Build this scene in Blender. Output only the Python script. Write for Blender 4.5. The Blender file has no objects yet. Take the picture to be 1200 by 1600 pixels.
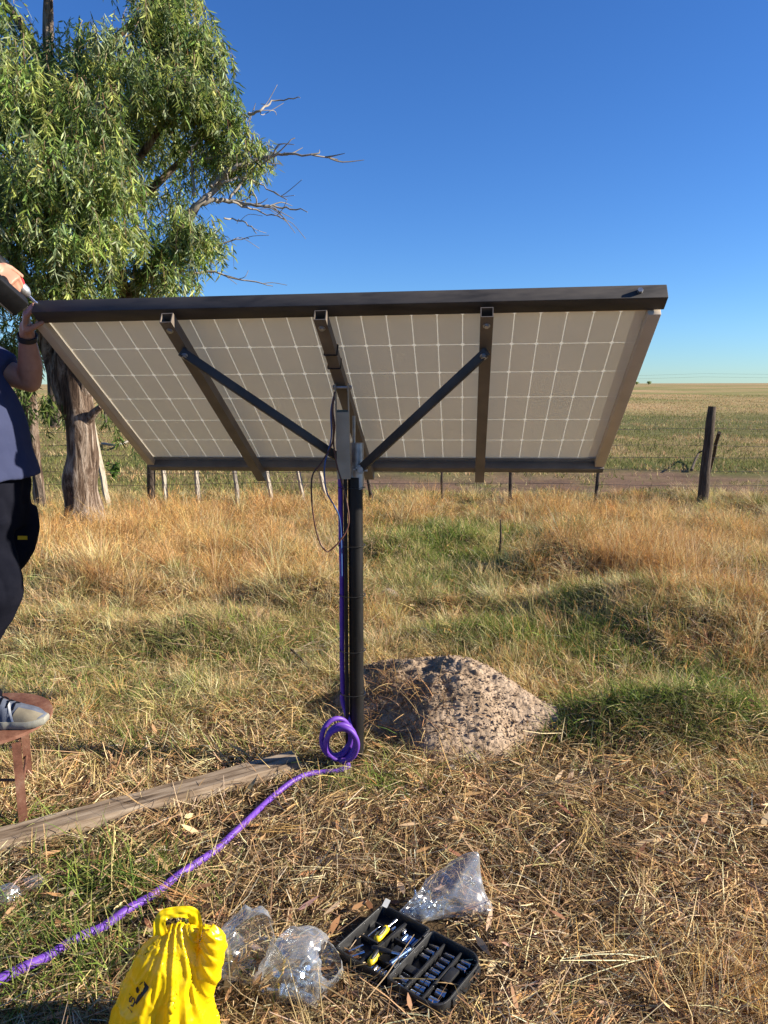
import bpy, bmesh, math, random
import numpy as np
from mathutils import Vector, Matrix, Euler, noise as mnoise

random.seed(7); rng = np.random.default_rng(11)
scene = bpy.context.scene
COL = scene.collection
R = math.radians

# ------------------------------------------------------------------ camera
CAM_H, F, PITCH = 1.70, 1160.0, R(9.78)          # focal length in pixels of the 1200x1600 photograph
cam_d = bpy.data.cameras.new("camera"); cam = bpy.data.objects.new("camera", cam_d); COL.objects.link(cam)
cam.location = (0, 0, CAM_H); cam.rotation_euler = (R(90) - PITCH, 0, 0)
cam_d.sensor_fit = 'VERTICAL'; cam_d.sensor_height = 36.0; cam_d.lens = F / 1600 * 36.0
cam_d.clip_start = 0.05; cam_d.clip_end = 8000
scene.camera = cam

# ------------------------------------------------------------------ light
SUN_EL, SUN_AZ = R(24), R(93.5)                    # azimuth clockwise from +Y: the sun stands to the right
world = bpy.data.worlds.new("World"); scene.world = world; world.use_nodes = True
wn = world.node_tree; wn.nodes.clear()
sky = wn.nodes.new('ShaderNodeTexSky'); sky.sky_type = 'NISHITA'; sky.sun_disc = False
sky.sun_elevation = SUN_EL; sky.sun_rotation = SUN_AZ
sky.altitude = 300; sky.air_density = 1.0; sky.dust_density = 0.0; sky.ozone_density = 2.0
hsv = wn.nodes.new('ShaderNodeHueSaturation'); hsv.inputs['Saturation'].default_value = 1.15; hsv.inputs['Value'].default_value = 1.0
bg = wn.nodes.new('ShaderNodeBackground'); bg.inputs['Strength'].default_value = 0.07
wo = wn.nodes.new('ShaderNodeOutputWorld')
wn.links.new(sky.outputs[0], hsv.inputs['Color']); tint = wn.nodes.new('ShaderNodeMix'); tint.data_type = 'RGBA'; tint.blend_type = 'MULTIPLY'; tint.inputs[0].default_value = 1; tint.inputs[7].default_value = (.392, .612, .965, 1)
wn.links.new(hsv.outputs[0], tint.inputs[6]); wn.links.new(tint.outputs[2], bg.inputs['Color']); wn.links.new(bg.outputs[0], wo.inputs[0])
sun_d = bpy.data.lights.new("sun", 'SUN'); sun_d.energy = 5.0; sun_d.angle = R(0.53); sun_d.color = (1.0, 0.91, 0.76)
sun = bpy.data.objects.new("sun", sun_d); COL.objects.link(sun)
SUNV = Vector((math.sin(SUN_AZ) * math.cos(SUN_EL), math.cos(SUN_AZ) * math.cos(SUN_EL), math.sin(SUN_EL)))
sun.rotation_euler = SUNV.to_track_quat('Z', 'Y').to_euler(); sun.location = SUNV * 50
scene.view_settings.view_transform = 'Standard'; scene.view_settings.look = 'None'
scene.view_settings.exposure = 1.32; scene.view_settings.gamma = 1
scene.cycles.max_bounces = 7; scene.cycles.diffuse_bounces = 4; scene.cycles.transparent_max_bounces = 12

# ------------------------------------------------------------------ geometry helpers
CP, SP = math.cos(PITCH), math.sin(PITCH)
def ray(px, py):
    u, v = (px - 600) / F, (py - 800) / F
    return Vector((u, CP - v * SP, -SP - v * CP))
def at(px, py, Y):                                # the point seen there, Y metres in front of the photographer
    d = ray(px, py); return Vector((0, 0, CAM_H)) + d * (Y / d.y)
def G(px, py, z=0.0):                             # where the line of sight meets the ground
    d = ray(px, py); return Vector((0, 0, CAM_H)) + d * ((z - CAM_H) / d.z)

HUM = [(870, 905, .50, .42, .20), (945, 965, .50, .28, .15), (1015, 1140, .42, .22, .15), (1120, 1000, .80, .55, .26), (700, 855, .5, .4, .12), (620, 870, .35, .35, .13), (900, 850, .5, .4, .15), (1090, 900, 1.0, .7, .2), (480, 950, .45, .35, .16), (330, 1000, .5, .35, .12), (200, 930, .8, .6, .2), (100, 1000, .5, .35, .12), (380, 880, .7, .6, .16), (1150, 1150, .3, .16, .10), (760, 1010, .4, .25, .08), (60, 900, .7, .6, .15)]
HUM = [(G(a, b).x, G(a, b).y, c, d, e) for a, b, c, d, e in HUM]
def vnoise(x, y, seed=0):                         # value noise on arrays, -1..1
    x = np.asarray(x, float); y = np.asarray(y, float)
    xi = np.floor(x).astype(np.int64); yi = np.floor(y).astype(np.int64); fx = x - xi; fy = y - yi
    fx = fx * fx * (3 - 2 * fx); fy = fy * fy * (3 - 2 * fy)
    def h(a, b):
        n = (a * 374761393 + b * 668265263 + seed * 2147483647) & 0xffffffff
        n = ((n ^ (n >> 13)) * 1274126177) & 0xffffffff
        return ((n ^ (n >> 16)) & 0xffff) / 32767.5 - 1
    return (h(xi, yi) * (1 - fx) + h(xi + 1, yi) * fx) * (1 - fy) + (h(xi, yi + 1) * (1 - fx) + h(xi + 1, yi + 1) * fx) * fy
def fbm(x, y, seed=0, o=3):
    s = 0; a = 1; t = 0
    for k in range(o):
        s = s + a * vnoise(x * 2 ** k, y * 2 ** k, seed + k); t += a; a *= .5
    return s / t
def sstep(a, b, x):
    t = np.clip((x - a) / (b - a), 0, 1); return t * t * (3 - 2 * t)
def gz(x, y):                                     # terrain height
    x = np.asarray(x, float); y = np.asarray(y, float)
    z = .028 * fbm(x / 1.1, y / 1.1, 3, 3) * sstep(1.0, 5, y) + .05 * fbm(x / 3.1 + 4, y / 3.1, 9, 2) * sstep(4, 8, np.abs(y))
    z = z + .075 * np.clip(fbm(x / .55, y / .55, 77, 2), 0, 1) * sstep(3.3, 4.6, y) * sstep(11, 9.5, y)
    z = z + .12 * fbm(x / 14., y / 14., 21, 2) * sstep(13, 30, y)
    for hx, hy, ha, hb, hh in HUM: z = z + 1.05 * hh * np.exp(-(((x - hx) / ha) ** 2 + ((y - hy) / hb) ** 2) ** 1.5)
    far = sstep(60, 500, y)
    z = z + far * np.clip(y - 60, 0, 1500) * (.0010 + .0028 * np.clip(x / np.maximum(y, 1), -.6, .7))
    return z
def gzf(x, y): return float(gz(np.array([x]), np.array([y]))[0])
def onG(px, py, dz=0):
    p = G(px, py); p.z = gzf(p.x, p.y) + dz; return p

def tag(o, label=None, cat=None, group=None, kind=None):
    if label: o['label'] = label
    if cat: o['category'] = cat
    if group: o['group'] = group
    if kind: o['kind'] = kind
    return o
def empty(name, loc, label, cat, group=None):
    o = bpy.data.objects.new(name, None); COL.objects.link(o); o.location = loc; o.empty_display_size = .1
    return tag(o, label, cat, group)
def link(name, me, m=None, parent=None):
    """world-space mesh -> object; when it has a parent, the parent's offset is taken out of the vertices"""
    o = bpy.data.objects.new(name, me); COL.objects.link(o)
    if m is not None:
        me.materials.clear(); me.materials.append(m)
    if parent is not None:
        off = Vector(parent.location); q = parent.parent
        while q is not None: off += Vector(q.location); q = q.parent
        me.transform(Matrix.Translation(-off)); o.parent = parent
    return o
def smooth(me, ang=None):
    me.polygons.foreach_set('use_smooth', [True] * len(me.polygons)); me.update()
    if ang is not None:
        try: me.set_sharp_from_angle(angle=ang)
        except Exception: pass
def bmesh_obj(name, bm, m, parent=None, sm=None, recalc=True):
    if recalc: bmesh.ops.recalc_face_normals(bm, faces=bm.faces)
    me = bpy.data.meshes.new(name); bm.to_mesh(me); bm.free()
    if sm is not None: smooth(me, sm)
    return link(name, me, m, parent)
def frame(a, b, up=Vector((0, 0, 1))):
    z = (b - a).normalized()
    if abs(z.dot(up)) > .99: up = Vector((0, 1, 0))
    x = up.cross(z).normalized(); y = z.cross(x)
    return x, y, z
def add_bar(bm, a, b, w, h, up=Vector((0, 0, 1)), bev=0.0):
    a = Vector(a); b = Vector(b)
    x, y, z = frame(a, b, up)
    r = bmesh.ops.create_cube(bm, size=1.0)
    M = Matrix(((x.x * w, y.x * h, (b - a).x, (a + b).x / 2), (x.y * w, y.y * h, (b - a).y, (a + b).y / 2), (x.z * w, y.z * h, (b - a).z, (a + b).z / 2), (0, 0, 0, 1)))
    vs = r['verts']; bmesh.ops.transform(bm, matrix=M, verts=vs)
    if bev:
        es = list({e for v in vs for e in v.link_edges})
        bmesh.ops.bevel(bm, geom=es, offset=bev, segments=2, profile=.5, affect='EDGES', clamp_overlap=True)
def add_hollow(bm, a, b, w, h, t, up=Vector((0, 0, 1))):   # square tube with open ends
    a = Vector(a); b = Vector(b); x, y, z = frame(a, b, up); rings = []
    for p in (a, b):
        for ww, hh in ((w, h), (w - 2 * t, h - 2 * t)):
            rings.append([bm.verts.new(p + x * sx * ww / 2 + y * sy * hh / 2) for sx, sy in ((-1, -1), (1, -1), (1, 1), (-1, 1))])
    oa, ia, ob, ib = rings
    for i in range(4):
        j = (i + 1) % 4
        for q in ((oa[i], oa[j], ob[j], ob[i]), (ia[j], ia[i], ib[i], ib[j]), (oa[j], oa[i], ia[i], ia[j]), (ob[i], ob[j], ib[j], ib[i])):
            bm.faces.new(q)
def add_cyl(bm, a, b, r1, r2=None, n=16, cap=True):
    a = Vector(a); b = Vector(b); r2 = r1 if r2 is None else r2
    x, y, z = frame(a, b); rr = []
    for p, r in ((a, r1), (b, r2)):
        rr.append([bm.verts.new(p + (x * math.cos(t) + y * math.sin(t)) * r) for t in [2 * math.pi * k / n for k in range(n)]])
    for k in range(n): bm.faces.new((rr[0][k], rr[0][(k + 1) % n], rr[1][(k + 1) % n], rr[1][k]))
    if cap: bm.faces.new(rr[0][::-1]); bm.faces.new(rr[1])
def catmull(P, n=8, closed=False):
    P = [Vector(p) for p in P]; out = []
    m = len(P)
    for i in range(m if closed else m - 1):
        if closed: p0, p1, p2, p3 = P[i - 1], P[i], P[(i + 1) % m], P[(i + 2) % m]
        else: p0, p1, p2, p3 = P[max(i - 1, 0)], P[i], P[i + 1], P[min(i + 2, m - 1)]
        for k in range(n):
            t = k / n
            out.append(.5 * ((2 * p1) + (p2 - p0) * t + (2 * p0 - 5 * p1 + 4 * p2 - p3) * t * t + (3 * p1 - p0 - 3 * p2 + p3) * t ** 3))
    if not closed: out.append(P[-1])
    return out
def add_tube(bm, P, rad, n=10, cap=True, wob=0.0, seed=0, fs=6.0, squash=None):
    """sweep a circle along points; rad a number or a list"""
    P = [Vector(p) for p in P]; m = len(P)
    rad = [rad] * m if not hasattr(rad, '__len__') else list(rad)
    if len(rad) != m: rad = list(np.interp(np.linspace(0, 1, m), np.linspace(0, 1, len(rad)), rad))
    prev = None; rings = []
    for i in range(m):
        t = (P[min(i + 1, m - 1)] - P[max(i - 1, 0)]).normalized()
        if prev is None:
            u = Vector((0, 0, 1)) if abs(t.z) < .9 else Vector((0, 1, 0))
            x = u.cross(t).normalized()
        else: x = (prev - t * prev.dot(t)).normalized()
        y = t.cross(x); prev = x; ring = []
        for k in range(n):
            a = 2 * math.pi * k / n; d = x * math.cos(a) + y * math.sin(a); r = rad[i]
            if wob: r *= 1 + wob * mnoise.noise((P[i] + d * r) * fs + Vector((seed, 0, 0)))
            if squash: d = Vector((d.x * squash[0], d.y * squash[1], d.z * squash[2]))
            ring.append(bm.verts.new(P[i] + d * r))
        rings.append(ring)
    for i in range(m - 1):
        for k in range(n): bm.faces.new((rings[i][k], rings[i][(k + 1) % n], rings[i + 1][(k + 1) % n], rings[i + 1][k]))
    if cap: bm.faces.new(rings[0][::-1]); bm.faces.new(rings[-1])
def add_ell(bm, c, r, rot=None, sub=3):
    v = bmesh.ops.create_icosphere(bm, subdivisions=sub, radius=1.0)['verts']
    M = Matrix.Translation(Vector(c)) @ (rot.to_4x4() if rot is not None else Matrix()) @ Matrix.Diagonal((r[0], r[1], r[2], 1))
    bmesh.ops.transform(bm, matrix=M, verts=v)
def remesh(bm, voxel, sm_it=4, sm_f=.5):
    """union the closed pieces of a bmesh into one skin"""
    bmesh.ops.recalc_face_normals(bm, faces=bm.faces)
    me = bpy.data.meshes.new("tmp"); bm.to_mesh(me); bm.free()
    o = bpy.data.objects.new("tmp", me); COL.objects.link(o)
    m = o.modifiers.new("r", 'REMESH'); m.mode = 'VOXEL'; m.voxel_size = voxel
    s = o.modifiers.new("s", 'SMOOTH'); s.iterations = sm_it; s.factor = sm_f
    dg = bpy.context.evaluated_depsgraph_get(); dg.update()
    out = bpy.data.meshes.new_from_object(o.evaluated_get(dg))
    bpy.data.objects.remove(o); bpy.data.meshes.remove(me)
    smooth(out); return out
def np_mesh(name, verts, quads, cols=None, tris=None):
    me = bpy.data.meshes.new(name)
    nq = len(quads); nt = 0 if tris is None else len(tris)
    me.vertices.add(len(verts)); me.vertices.foreach_set('co', np.ascontiguousarray(verts, dtype=np.float32).ravel())
    loops = quads.ravel() if nt == 0 else np.concatenate([quads.ravel(), tris.ravel()])
    me.loops.add(len(loops)); me.loops.foreach_set('vertex_index', loops.astype(np.int32))
    me.polygons.add(nq + nt)
    st = np.arange(nq) * 4
    if nt: st = np.concatenate([st, nq * 4 + np.arange(nt) * 3])
    me.polygons.foreach_set('loop_start', st.astype(np.int32))
    me.update(calc_edges=True)
    if cols is not None:
        a = me.color_attributes.new('Col', 'FLOAT_COLOR', 'POINT')
        c4 = np.ones((len(verts), 4), np.float32); c4[:, :3] = cols; a.data.foreach_set('color', c4.ravel())
    return me

# ------------------------------------------------------------------ materials
def new_mat(name):
    m = bpy.data.materials.new(name); m.use_nodes = True; nt = m.node_tree; nt.nodes.clear()
    out = nt.nodes.new('ShaderNodeOutputMaterial'); return m, nt, out
def nd(nt, t, **k):
    n = nt.nodes.new(t)
    for a, v in k.items():
        if a in n.inputs.keys(): n.inputs[a].default_value = v
        else: setattr(n, a, v)
    return n
def ramp(nt, fac, stops):
    r = nt.nodes.new('ShaderNodeValToRGB'); nt.links.new(fac, r.inputs[0]); e = r.color_ramp.elements
    while len(e) < len(stops): e.new(.5)
    for i, (p, c) in enumerate(stops): e[i].position = p; e[i].color = (*c, 1) if len(c) == 3 else c
    return r.outputs[0]
def mixc(nt, f, a, b):
    m = nt.nodes.new('ShaderNodeMix'); m.data_type = 'RGBA'
    for i, v in ((0, f), (6, a), (7, b)):
        if isinstance(v, (int, float)): m.inputs[i].default_value = v
        elif isinstance(v, tuple): m.inputs[i].default_value = (*v, 1) if len(v) == 3 else v
        else: nt.links.new(v, m.inputs[i])
    return m.outputs[2]
def math_(nt, op, a, b=None, c=None):
    m = nt.nodes.new('ShaderNodeMath'); m.operation = op
    for i, v in enumerate((a, b, c)):
        if v is None: continue
        if isinstance(v, (int, float)): m.inputs[i].default_value = v
        else: nt.links.new(v, m.inputs[i])
    return m.outputs[0]
def surf(name, stops, scale=8, stretch=(1, 1, 1), rough=.6, metal=0.0, bump=.2, bscale=None, detail=6, spec=.4, rvar=.15, dist=.004, coat=0):
    """noise-coloured principled surface; stops = [(pos, linear rgb), ...]"""
    m, nt, out = new_mat(name); L = nt.links.new
    tc = nd(nt, 'ShaderNodeTexCoord'); mp = nd(nt, 'ShaderNodeMapping'); mp.inputs['Scale'].default_value = stretch
    L(tc.outputs['Object'], mp.inputs[0])
    n1 = nd(nt, 'ShaderNodeTexNoise', Scale=scale, Detail=detail, Roughness=.6); L(mp.outputs[0], n1.inputs[0])
    p = nd(nt, 'ShaderNodeBsdfPrincipled', Metallic=metal); p.inputs['Specular IOR Level'].default_value = spec
    p.inputs['Coat Weight'].default_value = coat
    L(ramp(nt, n1.outputs[0], stops), p.inputs['Base Color'])
    n2 = nd(nt, 'ShaderNodeTexNoise', Scale=(bscale or scale * 4), Detail=5); L(mp.outputs[0], n2.inputs[0])
    L(math_(nt, 'MULTIPLY_ADD', n2.outputs[0], rvar * 2, rough - rvar), p.inputs['Roughness'])
    if bump:
        b = nd(nt, 'ShaderNodeBump', Strength=bump, Distance=dist); L(n2.outputs[0], b.inputs['Height']); L(b.outputs[0], p.inputs['Normal'])
    L(p.outputs[0], out.inputs[0]); return m
def col_mat(name, trans=.25, gloss=0.0, grough=.45):
    m, nt, out = new_mat(name); L = nt.links.new
    at_ = nd(nt, 'ShaderNodeAttribute'); at_.attribute_name = 'Col'
    d = nd(nt, 'ShaderNodeBsdfDiffuse'); t = nd(nt, 'ShaderNodeBsdfTranslucent'); L(at_.outputs['Color'], d.inputs[0])
    L(at_.outputs['Color'], t.inputs[0])
    mx = nd(nt, 'ShaderNodeMixShader'); mx.inputs[0].default_value = trans; L(d.outputs[0], mx.inputs[1]); L(t.outputs[0], mx.inputs[2])
    last = mx.outputs[0]
    if gloss:
        g = nd(nt, 'ShaderNodeBsdfGlossy', Roughness=grough); m2 = nd(nt, 'ShaderNodeMixShader')
        m2.inputs[0].default_value = gloss
        L(last, m2.inputs[1]); L(g.outputs[0], m2.inputs[2]); last = m2.outputs[0]
    L(last, out.inputs[0]); return m

M = {}
M['steel'] = surf('brown_painted_steel', [(.3, (.105, .086, .070)), (.5, (.155, .125, .099)), (.72, (.215, .172, .135))], 7, rough=.6, bump=.06, spec=.5)
M['steel_dark'] = surf('dark_painted_steel', [(.3, (.030, .027, .025)), (.7, (.070, .062, .056))], 9, rough=.5, bump=.06, spec=.3)
M['top_steel'] = surf('top_rail_paint', [(.28, (.022, .020, .019)), (.45, (.052, .046, .042)), (.72, (.082, .070, .060))], 6, stretch=(.6, 3, 3), rough=.55, bump=.08, spec=.3)
M['rail_primer'] = surf('brown_primer', [(.3, (.52, .43, .335)), (.7, (.62, .52, .41))], 8, rough=.6, bump=.06, spec=.25)
M['galv'] = surf('galvanised_steel', [(.3, (.30, .31, .32)), (.7, (.50, .51, .52))], 30, rough=.42, metal=.85, bump=.05)
M['greysteel'] = surf('grey_primed_steel', [(.3, (.31, .265, .19)), (.7, (.41, .355, .265))], 12, rough=.7, bump=.06)
M['alum'] = surf('aluminium_edge', [(.3, (.42, .43, .45)), (.7, (.55, .56, .58))], 20, rough=.35, metal=.7, bump=.02)
M['black_pipe'] = surf('black_pipe', [(.3, (.006, .006, .006)), (.6, (.014, .013, .013)), (.8, (.03, .028, .027))], 10, stretch=(1, 1, .2), rough=.42, bump=.1, spec=.28)
M['purple'] = surf('purple_conduit', [(.35, (.105, .036, .30)), (.65, (.145, .055, .39))], 14, rough=.5, bump=.03, spec=.35, bscale=20)
M['brown_wire'] = surf('brown_wire', [(.3, (.06, .022, .015)), (.7, (.11, .04, .025))], 30, rough=.45, bump=0)
M['blue_wire'] = surf('blue_wire', [(.3, (.03, .075, .22)), (.7, (.05, .11, .30))], 30, rough=.45, bump=0)
M['black_plastic'] = surf('black_plastic', [(.3, (.008, .008, .009)), (.7, (.022, .022, .023))], 40, rough=.45, bump=.15, spec=.5, bscale=250, dist=.001)
M['drill_black'] = surf('drill_black', [(.3, (.004, .004, .0045)), (.7, (.010, .010, .011))], 40, rough=.6, bump=.15, spec=.2, bscale=250, dist=.001)
M['chrome'] = surf('chrome', [(.3, (.62, .63, .66)), (.7, (.80, .81, .84))], 30, rough=.14, metal=1, bump=.02, rvar=.05)
M['blue_steel'] = surf('blue_anodised', [(.3, (.16, .26, .48)), (.7, (.28, .42, .66))], 30, rough=.22, metal=.9, bump=.02, rvar=.05)
M['zinc'] = surf('zinc_plating', [(.3, (.40, .50, .58)), (.7, (.66, .74, .80))], 60, rough=.25, metal=.9, bump=.05)
M['yellow_grip'] = surf('yellow_grip', [(.3, (.66, .44, .01)), (.7, (.80, .58, .02))], 30, rough=.4, bump=.05)
M['red_paint'] = surf('red_plastic', [(.3, (.38, .02, .015)), (.7, (.55, .04, .03))], 30, rough=.35, bump=.05)
M['wood_grey'] = surf('weathered_wood', [(.25, (.12, .088, .060)), (.45, (.26, .20, .145)), (.6, (.33, .27, .205)), (.8, (.44, .37, .29))], 6, stretch=(1, 1, 1), rough=.85, bump=.6, bscale=40, spec=.15)
M['wood_pale'] = surf('sun_bleached_wood', [(.25, (.21, .175, .135)), (.5, (.36, .31, .245)), (.8, (.50, .445, .365))], 10, stretch=(4, 4, .5), rough=.85, bump=.5, bscale=30, spec=.15)
M['wood_dark'] = surf('old_dark_wood', [(.25, (.028, .022, .018)), (.5, (.065, .050, .039)), (.8, (.16, .125, .10))], 10, stretch=(5, 5, .5), rough=.9, bump=.8, bscale=30, spec=.1, dist=.01)
M['rust'] = surf('rusty_painted_iron', [(.25, (.045, .020, .013)), (.42, (.115, .046, .028)), (.58, (.165, .078, .050)), (.72, (.21, .135, .095))], 14, rough=.7, bump=.4, bscale=90, spec=.25)
M['skin'] = surf('skin', [(.3, (.36, .175, .115)), (.7, (.46, .24, .16))], 25, rough=.5, bump=.12, bscale=160, spec=.35, dist=.001)
M['shirt'] = surf('navy_cotton', [(.3, (.030, .036, .078)), (.7, (.046, .054, .105))], 4, rough=.9, bump=.25, bscale=14, spec=.1, dist=.012)
M['trouser'] = surf('black_work_cloth', [(.3, (.004, .0045, .008)), (.7, (.009, .0095, .015))], 6, rough=.95, bump=.35, bscale=16, spec=.03, dist=.012)
M['hair'] = surf('dark_hair', [(.3, (.012, .008, .006)), (.7, (.03, .02, .015))], 60, rough=.5, bump=.6, bscale=200)
M['shoe'] = surf('blue_grey_knit', [(.3, (.065, .075, .105)), (.7, (.11, .125, .165))], 40, rough=.85, bump=.5, bscale=220, spec=.15, dist=.002)
M['shoe_toe'] = surf('dusty_suede', [(.3, (.15, .13, .095)), (.7, (.24, .21, .155))], 20, rough=.9, bump=.3, bscale=200, spec=.1, dist=.001)
M['sole'] = surf('pale_rubber', [(.3, (.17, .165, .135)), (.7, (.27, .26, .22))], 20, rough=.75, bump=.15, bscale=80)
M['white_tape'] = surf('white_stripe', [(.3, (.58, .58, .56)), (.7, (.72, .72, .70))], 20, rough=.6, bump=0)
M['black_mark'] = surf('black_print', [(.3, (.008, .008, .008)), (.7, (.014, .013, .012))], 20, rough=.5, bump=0)
M['yellow_tag'] = surf('yellow_tag', [(.3, (.66, .43, .01)), (.7, (.75, .52, .02))], 20, rough=.6, bump=0)
M['rock'] = surf('pale_stone', [(.3, (.24, .18, .14)), (.7, (.42, .34, .28))], 14, rough=.9, bump=.6, bscale=50, dist=.01)
M['twig'] = surf('dead_grey_wood', [(.25, (.13, .11, .09)), (.5, (.27, .24, .20)), (.8, (.42, .38, .33))], 5, rough=.85, bump=.4, bscale=30, spec=.15)
M['fence_wire'] = surf('old_wire', [(.3, (.06, .05, .045)), (.7, (.14, .12, .11))], 20, rough=.5, metal=.6, bump=0)

def soil_material():
    m, nt, out = new_mat('ground_soil'); L = nt.links.new
    geo = nd(nt, 'ShaderNodeNewGeometry'); at_ = nd(nt, 'ShaderNodeAttribute'); at_.attribute_name = 'Col'
    n1 = nd(nt, 'ShaderNodeTexNoise', Scale=9, Detail=8, Roughness=.7); L(geo.outputs['Position'], n1.inputs[0])
    mp = nd(nt, 'ShaderNodeMapping'); mp.inputs['Scale'].default_value = (.35, .9, 1); L(geo.outputs['Position'], mp.inputs[0])
    n2 = nd(nt, 'ShaderNodeTexNoise', Scale=1.6, Detail=9, Roughness=.72); L(mp.outputs[0], n2.inputs[0])
    f = math_(nt, 'MULTIPLY_ADD', n1.outputs[0], 1.1, math_(nt, 'MULTIPLY_ADD', n2.outputs[0], 1.5, -.35))
    v = nd(nt, 'ShaderNodeVectorMath', operation='SCALE'); L(at_.outputs['Color'], v.inputs[0]); L(f, v.inputs[3])
    p = nd(nt, 'ShaderNodeBsdfPrincipled', Roughness=.95); p.inputs['Specular IOR Level'].default_value = .05
    L(v.outputs[0], p.inputs['Base Color'])
    b = nd(nt, 'ShaderNodeBump', Strength=.7, Distance=.03); L(n1.outputs[0], b.inputs['Height']); L(b.outputs[0], p.inputs['Normal'])
    L(p.outputs[0], out.inputs[0]); return m
M['soil'] = soil_material()
M['grass'] = col_mat('grass_blades', .28)
M['leaf'] = col_mat('gum_leaves', .38, gloss=.02, grough=.45)
M['dry_leaf'] = col_mat('dry_leaves', .2)

# ------------------------------------------------------------------ where things grow
def patches(L):
    out = []
    for px, py, rx, ry, w in L:
        g = G(px, py); out.append((g.x, g.y, rx, ry, w))
    return out
GREEN = patches([(640, 850, .9, .9, 1.1), (720, 880, .7, .8, .8), (930, 845, .6, .5, .9), (940, 960, .7, .35, .8), (1020, 1125, .55, .22, 1.0),
                 (880, 1010, .5, .3, .6), (480, 910, .35, .3, .7), (165, 1365, .28, .2, 1.0), (40, 1500, .35, .3, .9), (590, 1235, .22, .07, 1.0),
                 (330, 1015, .4, .3, .5), (100, 1050, .7, .4, .45), (420, 1040, .4, .3, .45), (1130, 1145, .4, .15, .9), (60, 1290, .3, .12, .6), (250, 1180, .7, .12, .6),
                 (1130, 1070, .4, .18, .6), (870, 1150, .25, .12, .7), (100, 900, .6, .6, .4), (690, 930, .8, .5, .8), (820, 1000, .6, .3, .75), (640, 1000, .5, .25, .55), (905, 1025, .5, .22, .6), (450, 1000, .5, .3, .45), (260, 1090, .7, .25, .5), (770, 835, .6, .7, .7), (590, 800, .4, .6, .7), (960, 1060, .5, .2, .6)])
TALL = patches([(250, 850, 2.6, 2.2, 1.2), (130, 870, 1.4, 1.5, .9), (430, 900, .9, .8, .7), (1000, 870, 1.5, 1.5, 1.0), (1130, 960, 1.0, .9, 1.7), (850, 890, .6, .5, 1.0),
                (640, 790, 1.7, 1.3, 1.0), (900, 815, 1.6, .9, .7), (1150, 840, 1.6, 1.0, .9), (640, 815, .6, .5, .8), (60, 830, 1.2, 1.0, .7), (480, 930, .35, .3, .8), (400, 800, 2.0, 1.0, .7)])
def field(P, x, y):
    s = np.zeros_like(x)
    for cx, cy, rx, ry, w in P: s = s + w * np.exp(-((x - cx) / rx) ** 2 - ((y - cy) / ry) ** 2)
    return s
def green_at(x, y):
    g = field(GREEN, x, y) + .35 * fbm(x / .5, y / .5, 31, 3) - .08 + .25 * fbm(x / 1.7, y / 1.7, 41, 2) * sstep(3, 6, y)
    return np.clip(g, 0, 1)
def tall_at(x, y):
    t = field(TALL, x, y) * (.72 + .5 * fbm(x / 1.1, y / 1.1, 57, 2)) + .75 * fbm(x / .55, y / .8, 51, 3) - .12
    return np.clip(t, 0, 1.2) * sstep(11.0, 9.9, y - .25 * np.abs(x)) * sstep(3.2, 4.6, y) * (1 - .8 * np.clip(field(GREEN, x, y), 0, 1))
MOUND = (.285, 3.66)
TB = [G(600, 1410), G(680, 1448), G(758, 1490), G(697, 1590), G(600, 1535), G(522, 1467)]
def in_poly(x, y, P):
    c = np.zeros(x.shape, bool); n = len(P)
    for i in range(n):
        a, b = P[i], P[(i + 1) % n]
        t = ((a.y > y) != (b.y > y)) & (x < (b.x - a.x) * (y - a.y) / (b.y - a.y + 1e-12) + a.x); c ^= t
    return c
BRD_A, BRD_B = G(463, 1200), G(-150, 1368)
TAIL = [(545, 1208), (528, 1214), (500, 1217), (478, 1223), (455, 1234), (430, 1251), (408, 1272), (385, 1297), (362, 1317), (340, 1336), (310, 1360), (280, 1381), (240, 1409), (200, 1436), (160, 1460), (120, 1481), (80, 1504), (45, 1522), (0, 1545), (-60, 1574), (-160, 1615)]
TAILG = [G(*p) for p in TAIL]
LOW = [(G(300, 1600), .17), (G(385, 1535), .12), (G(470, 1560), .13), (G(690, 1430), .12)]
def keep(x, y):
    k = ~in_poly(x, y, TB)
    k &= (((x - MOUND[0]) / .47) ** 2 + ((y - MOUND[1]) / .365) ** 2) > 1 + .4 * vnoise(x * 9, y * 9, 5)
    d = Vector((BRD_B.x - BRD_A.x, BRD_B.y - BRD_A.y)); ln = d.length; d /= ln
    t = (x - BRD_A.x) * d.x + (y - BRD_A.y) * d.y; s = np.abs((x - BRD_A.x) * -d.y + (y - BRD_A.y) * d.x)
    k &= ~((t > -.02) & (t < ln) & (s < .055))
    return k

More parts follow.
